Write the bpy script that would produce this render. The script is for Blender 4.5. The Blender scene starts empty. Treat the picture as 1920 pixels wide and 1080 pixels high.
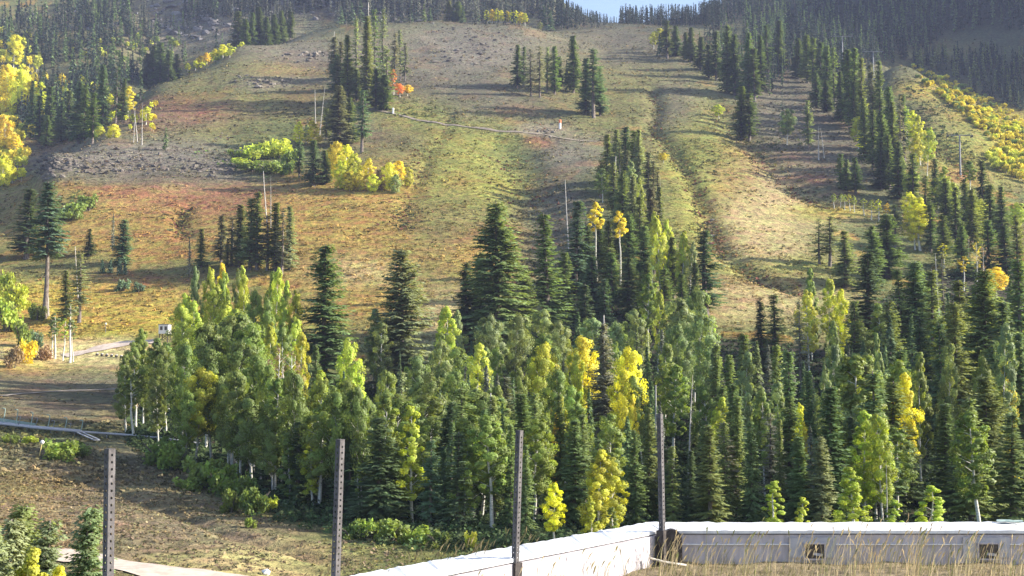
import bpy, math, random
import numpy as np
from mathutils import Vector, Matrix

R = math.radians
rng = np.random.default_rng(7)
random.seed(7)
SC = bpy.context.scene
COL = SC.collection

# ------------------------------------------------------------------ camera, sky, sun, exposure
F_PX = 2318.0                       # focal length in pixels of a 1920 px wide picture
PITCH = math.atan(160.0 / F_PX)
CAM_Z = 16.0
cam = bpy.data.cameras.new('camera')
cam.sensor_width = 36.0
cam.lens = 36.0 * F_PX / 1920.0
cam.clip_start = 0.5
cam.clip_end = 12000
cam_o = bpy.data.objects.new('camera', cam)
cam_o.location = (0, 0, CAM_Z)
cam_o.rotation_euler = (R(90) + PITCH, 0, 0)
COL.objects.link(cam_o)
SC.camera = cam_o

HAZE = 0.00011                      # air density
SUN_EL, SUN_AZ = R(25), R(87)       # azimuth clockwise from +Y (the view direction): sun stands to the right, a little beyond
sd = Vector((math.sin(SUN_AZ) * math.cos(SUN_EL), math.cos(SUN_AZ) * math.cos(SUN_EL), math.sin(SUN_EL)))
world = bpy.data.worlds.new('World')
SC.world = world
world.use_nodes = True
wn = world.node_tree
sky = wn.nodes.new('ShaderNodeTexSky')
sky.sky_type = 'NISHITA'
sky.sun_disc = False
sky.sun_elevation = SUN_EL
sky.sun_rotation = SUN_AZ
sky.altitude = 600
sky.air_density = 1.0
sky.dust_density = 3.0
wn.links.new(sky.outputs[0], wn.nodes['Background'].inputs[0])
wn.nodes['Background'].inputs[1].default_value = 0.125
sun = bpy.data.lights.new('sun', 'SUN')
sun.energy = 5.0
sun.angle = R(0.5)
sun.color = (1.0, 0.93, 0.80)
sun_o = bpy.data.objects.new('sun', sun)
sun_o.rotation_euler = sd.to_track_quat('Z', 'Y').to_euler()
sun_o.location = (200, 50, 300)
COL.objects.link(sun_o)
SC.view_settings.view_transform = 'Standard'
SC.view_settings.look = 'None'
SC.view_settings.gamma = 1.0
SC.view_settings.exposure = 1.3
SC.cycles.use_denoising = True
SC.cycles.max_bounces = 6
SC.cycles.diffuse_bounces = 3
SC.cycles.transmission_bounces = 3
SC.cycles.volume_bounces = 0
SC.cycles.transparent_max_bounces = 4
SC.cycles.caustics_reflective = False
SC.cycles.caustics_refractive = False

# ------------------------------------------------------------------ small maths
def vnoise(x, y, seed=0):
    """smooth value noise, -1..1"""
    xi = np.floor(x).astype(np.int64); yi = np.floor(y).astype(np.int64)
    fx = x - xi; fy = y - yi
    fx = fx * fx * (3 - 2 * fx); fy = fy * fy * (3 - 2 * fy)
    def h(a, b):
        n = (a * 374761393 + b * 668265263 + seed * 2147483647) & 0xffffffff
        n = ((n ^ (n >> 13)) * 1274126177) & 0xffffffff
        return ((n ^ (n >> 16)) & 0xffff) / 32767.5 - 1.0
    return (h(xi, yi) * (1 - fx) + h(xi + 1, yi) * fx) * (1 - fy) + (h(xi, yi + 1) * (1 - fx) + h(xi + 1, yi + 1) * fx) * fy

def fbm(x, y, seed=0, oct=4):
    a, s, t = 1.0, 0.0, 0.0
    for i in range(oct):
        s = s + a * vnoise(x, y, seed + i * 17); t += a
        x = x * 2.03 + 11.7; y = y * 2.03 - 5.3; a *= 0.55
    return s / t

def pchip(x, y, xq):
    x = np.asarray(x, float); y = np.asarray(y, float)
    h = np.diff(x); dl = np.diff(y) / h
    m = np.zeros_like(y)
    m[0] = dl[0]; m[-1] = dl[-1]
    for i in range(1, len(x) - 1):
        if dl[i - 1] * dl[i] > 0:
            w1 = 2 * h[i] + h[i - 1]; w2 = h[i] + 2 * h[i - 1]
            m[i] = (w1 + w2) / (w1 / dl[i - 1] + w2 / dl[i])
    xq = np.clip(xq, x[0], x[-1])
    k = np.clip(np.searchsorted(x, xq) - 1, 0, len(x) - 2)
    t = (xq - x[k]) / h[k]
    return ((1 + 2 * t) * (1 - t) ** 2) * y[k] + t * (1 - t) ** 2 * h[k] * m[k] + t * t * (3 - 2 * t) * y[k + 1] + t * t * (t - 1) * h[k] * m[k + 1]

SP, CP = math.sin(PITCH), math.cos(PITCH)
def slope_of(py):                    # height gained per metre of depth for a picture row
    y = (540.0 - np.asarray(py, float)) / F_PX
    return (SP + y * CP) / (CP - y * SP)
def side_of(px, py):                 # sideways metres per metre of depth
    y = (540.0 - np.asarray(py, float)) / F_PX
    return ((np.asarray(px, float) - 960.0) / F_PX) / (CP - y * SP)
def to_pixel(X, Y, Z):
    Y = np.maximum(Y, 1.0)
    k = (Z - CAM_Z) / Y
    y = (k * CP - SP) / (CP + k * SP)
    x = (X / Y) * (CP - y * SP)
    return 960 + F_PX * x, 540 - F_PX * y

# ------------------------------------------------------------------ terrain: profiles, some raised out of view to cast shade (depth in m : picture row)
PROF = {
 -500: '30:1740 50:1290 75:1085 105:950 140:845 170:780 210:720 250:650 300:570 350:500 400:450 470:400 520:365 600:300 700:215 800:130 900:60 1000:0 1200:-80 1500:-150 2600:-200',
 0:    '30:1740 50:1290 75:1085 105:955 140:858 170:797 210:738 250:668 270:640 300:585 350:500 400:440 470:395 520:362 600:300 700:215 800:130 900:60 1000:0 1200:-80 1500:-150 2600:-200',
 100:  '30:1740 50:1290 75:1088 105:965 140:868 170:805 210:742 245:690 265:655 300:588 350:497 400:410 450:325 480:287 540:320 600:285 700:212 800:130 900:60 1000:0 1200:-80 1500:-150 2600:-200',
 200:  '30:1740 50:1290 75:1090 105:972 140:876 170:812 210:745 245:688 265:650 300:585 350:495 400:408 450:330 500:272 540:248 580:228 640:215 700:195 800:130 900:60 1000:0 1200:-80 1500:-150 2600:-200',
 300:  '30:1740 50:1290 75:1100 105:980 140:885 170:822 210:750 245:685 265:648 300:585 350:492 400:405 450:335 500:278 560:225 620:178 660:156 730:180 800:160 900:80 980:0 1060:-120 1200:-230 1500:-300 2600:-320',
 450:  '30:1740 50:1300 75:1110 105:990 140:900 170:840 210:755 250:670 300:575 350:480 400:405 460:325 520:268 580:205 640:150 700:103 735:85 800:112 880:75 950:5 1020:-120 1120:-260 1400:-330 2600:-350',
 640:  '30:1740 50:1320 75:1135 105:1005 150:905 200:790 250:672 300:565 350:472 400:400 460:325 520:268 580:207 640:152 700:108 780:64 825:46 880:62 935:25 985:-110 1060:-260 1250:-330 2600:-350',  # ground above the frame raised behind the crest to shade the far left slope
 800:  '30:1740 50:1330 75:1140 105:1008 150:905 200:790 250:670 300:563 350:470 400:400 460:322 520:264 580:207 640:155 700:112 780:66 840:43 900:58 955:25 1005:-100 1090:-220 1300:-280 2600:-280',
 960:  '30:1740 50:1330 75:1140 105:1010 150:905 200:790 250:668 300:563 350:472 400:402 460:325 520:268 580:212 640:160 700:116 780:70 830:46 900:60 965:32 1030:-40 1110:-120 1300:-150 2600:-150',
 1060: '30:1740 50:1330 75:1140 105:1010 150:905 200:790 250:668 300:563 350:475 400:408 460:330 520:272 580:218 640:168 700:124 780:82 840:64 900:58 1000:34 1100:8 1300:10 2600:60',
 1150: '30:1740 50:1330 75:1140 105:1010 150:905 200:790 250:668 300:565 350:478 400:410 460:332 520:274 580:222 640:176 700:138 780:98 860:66 940:44 1000:46 1100:46 1300:75 2600:160',
 1290: '30:1740 50:1330 75:1140 105:1008 150:905 200:790 250:670 300:568 350:482 400:412 460:335 520:275 580:222 640:178 700:140 780:100 860:66 940:46 1000:42 1100:30 1300:50 2600:100',
 1400: '30:1740 50:1330 75:1138 105:1006 150:905 200:790 250:672 300:572 350:490 400:422 460:345 520:284 580:232 640:188 700:152 780:112 860:80 940:52 1000:32 1100:8 1300:-15 2600:-20',
 1500: '30:1740 50:1330 75:1138 105:1006 150:905 200:790 250:675 300:580 350:500 400:434 460:358 520:295 580:240 640:198 700:164 780:126 860:92 940:62 1000:38 1150:-10 1400:-80 2600:-120',
 1600: '30:1740 50:1330 75:1138 105:1006 150:905 200:790 250:680 300:590 350:512 400:442 460:362 520:298 580:242 640:200 700:165 780:130 860:98 940:62 1000:36 1150:-30 1400:-90 2600:-150',
 1700: '30:1740 50:1330 75:1138 105:1006 150:905 200:795 250:690 300:598 350:520 400:448 460:370 520:300 560:255 620:186 670:138 690:125 750:152 810:142 900:85 1000:20 1200:-80 1500:-160 2600:-200',
 1800: '30:1740 50:1330 75:1138 105:1006 150:905 200:797 250:695 300:603 350:525 400:455 460:382 520:312 560:268 620:205 655:172 720:200 800:172 900:95 1000:0 1150:-200 1350:-350 2600:-400',
 1920: '30:1740 50:1330 75:1138 105:1006 150:905 200:798 250:700 300:610 350:535 400:468 460:400 520:335 560:295 620:237 680:250 760:215 850:120 950:10 1050:-150 1200:-330 2600:-420',
 2500: '30:1740 50:1330 75:1138 105:1006 150:905 200:800 250:705 300:620 350:548 400:485 460:422 520:362 560:330 620:290 680:215 760:0 850:-250 950:-430 1100:-520 1300:-560 2600:-560',  # unseen right-hand ridge, raised to shade the far right slope
}
PXS = np.array(sorted(PROF))
DG = np.exp(np.linspace(math.log(28), math.log(2700), 420))
TAB = []
for p in PXS:
    kn = [tuple(map(float, s.split(':'))) for s in PROF[p].split()]
    d = np.array([k[0] for k in kn]); z = d * slope_of([k[1] for k in kn])
    zz = pchip(d, z, DG)
    TAB.append(np.where(zz > 480, 480 + 90 * np.tanh((zz - 480) / 150), zz))
TAB = np.array(TAB)
PXG = np.linspace(-500, 2500, 500)
TABG = np.stack([pchip(PXS, TAB[:, j], PXG) for j in range(len(DG))], axis=1)
LD0, LD1 = math.log(28), math.log(2700)

def base_h(X, Y):
    Yc = np.clip(Y, 28, 2699)
    k = np.log(Yc)
    j = (k - LD0) / (LD1 - LD0) * (len(DG) - 1)
    i = (np.clip(960 + F_PX * X / Yc, -500, 2500) + 500) / 3000 * (len(PXG) - 1)
    i0 = np.clip(i.astype(int), 0, len(PXG) - 2); j0 = np.clip(j.astype(int), 0, len(DG) - 2)
    a = i - i0; b = j - j0
    return CAM_Z + (TABG[i0, j0] * (1 - a) + TABG[i0 + 1, j0] * a) * (1 - b) + (TABG[i0, j0 + 1] * (1 - a) + TABG[i0 + 1, j0 + 1] * a) * b

def march(px, py, hf):
    """where the sight lines of picture points meet the ground"""
    px = np.atleast_1d(np.asarray(px, float)); py = np.atleast_1d(np.asarray(py, float))
    s = side_of(px, py); k = slope_of(py)
    ds = np.exp(np.linspace(math.log(45), math.log(1850), 300))
    out = np.zeros((len(px), 3))
    for c in range(0, len(px), 200):
        sl = slice(c, min(c + 200, len(px)))
        D = np.broadcast_to(ds[None, :], (sl.stop - sl.start, 300))
        dz = CAM_Z + D * k[sl, None] - hf(s[sl, None] * D, D.copy())
        neg = dz < 0
        i = np.where(neg.any(1), np.maximum(neg.argmax(1), 1), 299)
        lo, hi = ds[i - 1], ds[i].copy()
        for _ in range(9):
            m = (lo + hi) / 2
            below = CAM_Z + m * k[sl] - hf(s[sl] * m, m) < 0
            hi = np.where(below, m, hi); lo = np.where(below, lo, m)
        out[sl, 0] = s[sl] * hi; out[sl, 1] = hi
    out[:, 2] = hf(out[:, 0], out[:, 1])
    return out

def seg_dist(X, Y, P):
    best = np.full(np.shape(X), 1e9)
    for a, b in zip(P[:-1], P[1:]):
        dx, dy = b[0] - a[0], b[1] - a[1]
        t = np.clip(((X - a[0]) * dx + (Y - a[1]) * dy) / (dx * dx + dy * dy + 1e-9), 0, 1)
        best = np.minimum(best, np.hypot(X - a[0] - t * dx, Y - a[1] - t * dy))
    return best

GULLY = []     # (world polyline, depth, half width)
for pts, dep, wid in [
    ([(1222, 165), (1232, 205), (1222, 240), (1262, 285), (1292, 330), (1312, 380), (1330, 430), (1352, 475), (1420, 520), (1500, 545)], 2.0, 4.0),
    ([(945, 265), (985, 330), (1000, 400), (1012, 480), (1005, 560), (990, 620)], 3.6, 11),
    ([(1335, 195), (1395, 265), (1470, 335), (1545, 375)], 2.4, 8),
    ([(845, 215), (800, 300), (765, 390), (745, 430)], 0.7, 3),
    ([(350, 440), (335, 410), (352, 385)], 1.5, 3),
    ([(1690, 200), (1740, 260), (1790, 300)], 3.0, 8),
    ([(0, 872), (120, 890), (205, 915), (330, 962), (450, 1008), (620, 1052)], 0.55, 1.1),
    ([(560, 150), (470, 165), (380, 160)], 2.0, 8),
]:
    GULLY.append((march([p[0] for p in pts], [p[1] for p in pts], base_h), dep, wid))

def H(X, Y):
    X = np.asarray(X, float); Y = np.asarray(Y, float)
    z = base_h(X, Y)
    far = np.clip((Y - 230) / 250, 0, 1)
    z = z + far * 0.55 * fbm(X / 40, Y / 9, 15, 2)
    z = z + far * (2.0 * fbm(X / 55, Y / 75, 3, 3) + 0.7 * fbm(X / 14, Y / 14, 5, 2))
    z = z + np.clip((Y - 850) / 300, 0, 1) * (9 * fbm(X / 120, Y / 160, 8, 4))
    z = z + np.clip((Y - 40) / 40, 0, 1) * (0.25 * fbm(X / 7, Y / 7, 9, 3) + 0.10 * fbm(X / 1.7, Y / 1.7, 12, 2))
    for P, dep, wid in GULLY:
        m = (X > P[:, 0].min() - 4 * wid) & (X < P[:, 0].max() + 4 * wid) & (Y > P[:, 1].min() - 4 * wid) & (Y < P[:, 1].max() + 4 * wid)
        if np.any(m):
            dd = seg_dist(X[m], Y[m], P) if np.ndim(X) else seg_dist(X, Y, P)
            if np.ndim(X):
                z[m] = z[m] - dep * np.exp(-(dd / wid) ** 2)
            else:
                z = z - dep * np.exp(-(dd / wid) ** 2)
    return z

def ground(px, py):
    return march(px, py, H)

# ------------------------------------------------------------------ vegetation colour of the ground (plant and soil colours, some sun and shade painted in)
OLIVE, OCHRE, GREEN = (0.160, 0.142, 0.052), (0.345, 0.215, 0.058), (0.100, 0.125, 0.038)
REDB, GREYB, STRAW = (0.270, 0.100, 0.055), (0.175, 0.150, 0.125), (0.400, 0.305, 0.150)
YGREEN, PURPB, SOIL, LITTER = (0.240, 0.228, 0.052), (0.118, 0.098, 0.078), (0.280, 0.220, 0.170), (0.060, 0.052, 0.034)  # PURPB: dry brush, and shade painted onto the slope
YELLOW, PINKT = (0.460, 0.330, 0.045), (0.200, 0.150, 0.100)
SHADED_SCRUB, MEADOW = (0.050, 0.055, 0.036), (0.135, 0.112, 0.076)  # the dark scrub tone carries the far slopes' shade in its colour
PATCH = [
    (300, 215, 130, 26, (0.200, 0.120, 0.080), .9), (420, 370, 130, 26, (0.250, 0.125, 0.075), .9), (200, 400, 120, 40, (0.330, 0.190, 0.070), .9), (620, 120, 140, 40, PURPB, .5), (760, 150, 160, 40, PURPB, .6), (560, 190, 40, 20, REDB, .3), (330, 440, 60, 16, REDB, .5), (860, 340, 26, 16, OCHRE, .8), (960, 300, 50, 20, GREEN, .8), (700, 250, 90, 30, PURPB, .5), (900, 440, 50, 16, REDB, .4),  # picture x, y, radii, colour, strength : where each ground cover grows
    (1450, 390, 75, 60, STRAW, 1.0), (1390, 330, 50, 50, OCHRE, .5), (1420, 470, 60, 40, STRAW, .7), (1400, 560, 110, 30, STRAW, .8), (1320, 260, 55, 60, YGREEN, .9),
    (1270, 200, 40, 40, PURPB, .7), (1480, 200, 120, 90, PURPB, .8), (1560, 300, 110, 60, PURPB, .8), (1520, 337, 40, 9, REDB, 1.0), (1480, 300, 24, 9, REDB, .5),  # purple-brown patches right of the run paint tree shade into the ground
    (660, 505, 70, 22, STRAW, 1.0), (700, 560, 90, 30, OCHRE, .8), (640, 430, 130, 70, OCHRE, 1.2), (560, 400, 60, 40, OCHRE, .8), (720, 350, 60, 50, OCHRE, .7), (900, 470, 60, 40, OCHRE, .7),
    (830, 600, 60, 40, STRAW, .9), (870, 300, 90, 55, YGREEN, 1.0), (930, 350, 60, 40, YGREEN, .7), (780, 215, 80, 28, YGREEN, .8), (840, 420, 80, 40, OLIVE, .8),
    (250, 420, 150, 45, OCHRE, 1.0), (350, 385, 90, 16, REDB, 1.1), (235, 365, 60, 14, REDB, 1.2), (360, 205, 60, 16, REDB, .8), (300, 330, 150, 18, PURPB, .9),
    (250, 295, 190, 24, GREYB, 1.4), (420, 310, 30, 20, GREYB, 1.0), (880, 90, 110, 45, GREYB, 1.0), (570, 105, 60, 18, GREYB, 1.0), (500, 152, 60, 12, GREYB, 1.0),
    (430, 130, 110, 35, OLIVE, .8), (520, 190, 120, 25, OLIVE, .7), (560, 130, 70, 10, OCHRE, .7), (500, 280, 70, 30, GREEN, 1.3), (450, 250, 50, 20, OLIVE, .7),
    (740, 290, 60, 40, OLIVE, .8), (1150, 85, 120, 40, PURPB, .9), (1080, 150, 80, 60, OLIVE, .7), (1190, 170, 50, 60, OLIVE, .8), (1010, 245, 45, 10, SOIL, .9), (1060, 290, 60, 30, GREYB, .6),
    (1005, 268, 22, 9, REDB, 1.2), (970, 210, 40, 10, REDB, .25), (930, 190, 110, 30, PURPB, .7), (1040, 420, 50, 110, PURPB, .7), (130, 390, 50, 25, GREEN, .8),
    (120, 505, 150, 22, OLIVE, .8), (250, 560, 160, 22, OCHRE, 1.0), (300, 600, 200, 22, YELLOW, .8), (120, 560, 150, 26, YELLOW, .5), (200, 590, 130, 16, OCHRE, .9), (260, 520, 90, 14, REDB, .4), (40, 620, 80, 40, OCHRE, .8),
    (130, 660, 130, 20, (0.52, 0.41, 0.20), 1.6), (40, 690, 90, 14, OCHRE, .7), (100, 720, 180, 22, MEADOW, 1.1), (100, 770, 220, 25, MEADOW, 1.0), (60, 820, 160, 18, GREEN, .7),  # the palest patch paints sunlight onto the bench
    (140, 860, 260, 45, MEADOW, 1.2), (120, 960, 260, 60, PINKT, 1.0), (330, 1000, 160, 30, PINKT, .7), (450, 1050, 140, 25, STRAW, .6), (60, 905, 100, 25, OCHRE, .4),
    (1290, 340, 26, 60, YGREEN, 1.3), (1310, 420, 40, 40, YGREEN, .9), (1440, 505, 90, 14, YGREEN, .9), (1335, 430, 20, 40, REDB, .5), (1550, 395, 60, 10, YELLOW, .7), (1510, 400, 40, 12, YGREEN, .9),
    (1780, 200, 60, 30, OLIVE, .8), (1840, 280, 80, 50, YGREEN, .8), (1760, 175, 60, 16, YELLOW, .9), (1850, 215, 60, 18, YELLOW, 1.0), (1900, 290, 40, 25, YELLOW, .9), (1820, 330, 30, 12, REDB, .7),
    (90, 150, 160, 60, SHADED_SCRUB, 1.0), (170, 90, 90, 35, OLIVE, 1.0), (330, 60, 180, 50, GREYB, .9), (200, 60, 80, 40, OLIVE, .8), (560, 10, 130, 20, GREYB, .7), (800, 10, 260, 30, SHADED_SCRUB, 1.3), (1200, 35, 150, 14, SHADED_SCRUB, 1.2), (1700, 30, 300, 70, SHADED_SCRUB, 1.6), (1850, 170, 120, 40, SHADED_SCRUB, 1.0), (1750, 95, 60, 22, OLIVE, 1.6), (1380, 10, 60, 20, GREYB, 1.2),
]
WOOD_F = [(180, 175), (240, 163), (330, 152), (450, 130), (600, 116), (700, 111), (900, 104), (2000, 98)]
WOOD_B = [(180, 170), (240, 190), (330, 222), (560, 226), (700, 238), (850, 250), (950, 262), (1100, 320), (1290, 300), (1340, 268), (1560, 262), (1650, 320), (1750, 355), (2000, 380)]
def wood_front(px): return np.interp(px, [p[0] for p in WOOD_F], [p[1] for p in WOOD_F])
def wood_back(px): return np.interp(px, [p[0] for p in WOOD_B], [p[1] for p in WOOD_B])

def ground_colour(X, Y, Z):
    px, py = to_pixel(X, Y, Z)
    n1 = fbm(X / 18, Y / 18, 31, 3); n2 = fbm(X / 12, Y / 5, 41, 3)
    pxw = px + 26 * fbm(X / 22, Y / 30, 51, 3); pyw = py + 12 * fbm(X / 25, Y / 35, 57, 3)
    acc = np.zeros(np.shape(X) + (3,)); w = np.zeros(np.shape(X))
    base = np.where((n1 > 0.15)[..., None], np.array(OLIVE), np.array(GREEN) * 0.6 + np.array(OLIVE) * 0.5)
    base = np.where((n1 < -0.3)[..., None], np.array(OCHRE) * 0.8, base)
    acc += base * 0.2; w += 0.2
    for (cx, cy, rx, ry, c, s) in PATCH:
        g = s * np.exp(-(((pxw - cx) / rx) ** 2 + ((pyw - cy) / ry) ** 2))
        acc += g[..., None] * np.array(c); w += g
    c = acc / w[..., None]
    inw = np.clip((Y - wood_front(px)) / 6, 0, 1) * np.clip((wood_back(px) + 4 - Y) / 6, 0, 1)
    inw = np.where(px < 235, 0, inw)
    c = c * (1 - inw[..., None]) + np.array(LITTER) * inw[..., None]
    c = c * (1.0 + 0.28 * n2 + 0.15 * n1)[..., None]
    return np.clip(c, 0.01, 0.9)

# ------------------------------------------------------------------ mesh and material helpers
def mesh_np(name, V, Q, mat, smooth=False, tri=None):
    """V: n x 3, Q: m x 4 quads (and tri: k x 3)"""
    V = np.asarray(V, np.float32)
    Q = np.asarray(Q, np.int32).reshape(-1, 4)
    T = np.zeros((0, 3), np.int32) if tri is None else np.asarray(tri, np.int32).reshape(-1, 3)
    me = bpy.data.meshes.new(name)
    me.vertices.add(len(V)); me.vertices.foreach_set('co', V.ravel())
    me.loops.add(Q.size + T.size); me.loops.foreach_set('vertex_index', np.concatenate([Q.ravel(), T.ravel()]))
    me.polygons.add(len(Q) + len(T))
    st = np.concatenate([np.arange(len(Q)) * 4, Q.size + np.arange(len(T)) * 3]).astype(np.int32)
    me.polygons.foreach_set('loop_start', st)
    me.update(calc_edges=True)
    me.polygons.foreach_set('use_smooth', np.full(len(Q) + len(T), bool(smooth)))
    if mat: me.materials.append(mat)
    return me

def face_attr(me, name, vals):
    a = me.attributes.new(name, 'FLOAT', 'FACE'); a.data.foreach_set('value', np.asarray(vals, np.float32))
def face_col(me, name, cols):
    a = me.attributes.new(name, 'FLOAT_COLOR', 'FACE')
    c = np.ones((len(cols), 4), np.float32); c[:, :3] = cols
    a.data.foreach_set('color', c.ravel())
def point_col(me, name, cols):
    a = me.attributes.new(name, 'FLOAT_COLOR', 'POINT')
    c = np.ones((len(cols), 4), np.float32); c[:, :3] = cols
    a.data.foreach_set('color', c.ravel())

def link(name, data, parent=None, loc=None):
    o = bpy.data.objects.new(name, data)
    COL.objects.link(o)
    if parent is not None: o.parent = parent
    if loc is not None: o.location = loc
    return o
def tag(o, label=None, cat=None, group=None, kind=None):
    if label: o['label'] = label
    if cat: o['category'] = cat
    if group: o['group'] = group
    if kind: o['kind'] = kind
    return o

class MB:
    """collects boxes, tubes and sheets into one mesh"""
    def __init__(s): s.v = []; s.q = []; s.t = []
    def add(s, V, Q=(), T=()):
        o = len(s.v); s.v.extend([tuple(map(float, p)) for p in V])
        s.q.extend([tuple(i + o for i in q) for q in Q]); s.t.extend([tuple(i + o for i in q) for q in T]); return s
    def box(s, c, sz, M=None):
        x, y, z = (k / 2 for k in sz)
        V = [Vector((a * x, b * y, d * z)) for a in (-1, 1) for b in (-1, 1) for d in (-1, 1)]
        if M is not None: V = [M @ p for p in V]
        V = [p + Vector(c) for p in V]
        return s.add(V, [(0, 1, 3, 2), (4, 6, 7, 5), (0, 4, 5, 1), (2, 3, 7, 6), (0, 2, 6, 4), (1, 5, 7, 3)])
    def tube(s, pts, rad, n=8, cap=True):
        pts = [Vector(p) for p in pts]
        rad = [rad] * len(pts) if not hasattr(rad, '__len__') else rad
        V = []; Q = []; T = []
        for i, p in enumerate(pts):
            d = (pts[min(i + 1, len(pts) - 1)] - pts[max(i - 1, 0)])
            d = d.normalized() if d.length > 1e-9 else Vector((0, 0, 1))
            a = d.orthogonal().normalized() if abs(d.z) < 0.9 else Vector((1, 0, 0)).cross(d).normalized()
            b = d.cross(a).normalized()
            for k in range(n):
                t = 2 * math.pi * k / n
                V.append(p + (a * math.cos(t) + b * math.sin(t)) * rad[i])
        for i in range(len(pts) - 1):
            for k in range(n):
                Q.append((i * n + k, i * n + (k + 1) % n, (i + 1) * n + (k + 1) % n, (i + 1) * n + k))
        if cap:
            for e in (0, len(pts) - 1):
                V.append(pts[e]); c = len(V) - 1
                for k in range(n):
                    T.append((c, e * n + k, e * n + (k + 1) % n))
        return s.add(V, Q, T)
    def mesh(s, name, mat, smooth=False):
        return mesh_np(name, s.v, s.q, mat, smooth, s.t)
    def build(s, name, mat, parent=None, smooth=False, loc=None):
        return link(name, s.mesh(name, mat, smooth), parent, loc)

def nt(mat):
    mat.use_nodes = True
    t = mat.node_tree; t.nodes.clear()
    return t, t.nodes.new('ShaderNodeOutputMaterial')

def mat_leaf(name, transl, rough=0.6, spec=0.25, hue=0.02):
    """foliage: tint from the crown's own 'tint' property, tone per leaf from the mesh; light passes through the leaves"""
    m = bpy.data.materials.new(name); t, out = nt(m); N = t.nodes.new; L = t.links.new
    at = N('ShaderNodeAttribute'); at.attribute_type = 'OBJECT'; at.attribute_name = 'tint'
    to = N('ShaderNodeAttribute'); to.attribute_name = 'tone'
    hs = N('ShaderNodeHueSaturation')
    mr = N('ShaderNodeMapRange'); mr.inputs[3].default_value = 0.5 - hue; mr.inputs[4].default_value = 0.5 + hue
    mr.inputs[1].default_value = 0.4; mr.inputs[2].default_value = 1.6
    L(to.outputs['Fac'], mr.inputs[0]); L(mr.outputs[0], hs.inputs['Hue'])
    L(to.outputs['Fac'], hs.inputs['Value']); L(at.outputs['Color'], hs.inputs['Color'])
    d = N('ShaderNodeBsdfPrincipled'); d.inputs['Roughness'].default_value = rough; d.inputs['Specular IOR Level'].default_value = spec
    tr = N('ShaderNodeBsdfTranslucent')
    br = N('ShaderNodeMix'); br.data_type = 'RGBA'; br.blend_type = 'MULTIPLY'; br.inputs[0].default_value = 1.0
    br.inputs[7].default_value = (1.25, 1.15, 0.55, 1)
    L(hs.outputs[0], br.inputs[6]); L(br.outputs[2], tr.inputs[0])
    mx = N('ShaderNodeMixShader'); mx.inputs[0].default_value = transl
    L(hs.outputs[0], d.inputs['Base Color']); L(d.outputs[0], mx.inputs[1]); L(tr.outputs[0], mx.inputs[2]); L(mx.outputs[0], out.inputs[0])
    return m

def mat_vcol(name, attr='col', transl=0.0, bump=0.0, scale=1.0, rough=0.9, detail=True):
    m = bpy.data.materials.new(name); t, out = nt(m); N = t.nodes.new; L = t.links.new
    at = N('ShaderNodeAttribute'); at.attribute_name = attr
    col = at.outputs['Color']
    d = N('ShaderNodeBsdfPrincipled'); d.inputs['Roughness'].default_value = rough; d.inputs['Specular IOR Level'].default_value = 0.15
    if detail:
        g = N('ShaderNodeNewGeometry')
        n1 = N('ShaderNodeTexNoise'); n1.inputs['Scale'].default_value = scale; n1.inputs['Detail'].default_value = 6; n1.inputs['Roughness'].default_value = 0.65
        L(g.outputs['Position'], n1.inputs['Vector'])
        mr = N('ShaderNodeMapRange'); mr.inputs[1].default_value = 0.3; mr.inputs[2].default_value = 0.7; mr.inputs[3].default_value = 0.45; mr.inputs[4].default_value = 1.55
        L(n1.outputs['Fac'], mr.inputs[0])
        hs = N('ShaderNodeHueSaturation'); L(col, hs.inputs['Color']); L(mr.outputs[0], hs.inputs['Value'])
        n2 = N('ShaderNodeTexNoise'); n2.inputs['Scale'].default_value = scale * 0.45; n2.inputs['Detail'].default_value = 4
        L(g.outputs['Position'], n2.inputs['Vector'])
        mh = N('ShaderNodeMapRange'); mh.inputs[1].default_value = 0.3; mh.inputs[2].default_value = 0.7; mh.inputs[3].default_value = 0.47; mh.inputs[4].default_value = 0.545
        L(n2.outputs['Fac'], mh.inputs[0]); L(mh.outputs[0], hs.inputs['Hue'])
        col = hs.outputs[0]
        if bump:
            b = N('ShaderNodeBump'); b.inputs['Strength'].default_value = 1.0; b.inputs['Distance'].default_value = bump
            L(n1.outputs['Fac'], b.inputs['Height']); L(b.outputs[0], d.inputs['Normal'])
    L(col, d.inputs['Base Color'])
    if transl:
        tr = N('ShaderNodeBsdfTranslucent'); L(col, tr.inputs[0])
        mx = N('ShaderNodeMixShader'); mx.inputs[0].default_value = transl
        L(d.outputs[0], mx.inputs[1]); L(tr.outputs[0], mx.inputs[2]); L(mx.outputs[0], out.inputs[0])
    else:
        L(d.outputs[0], out.inputs[0])
    return m

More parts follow.
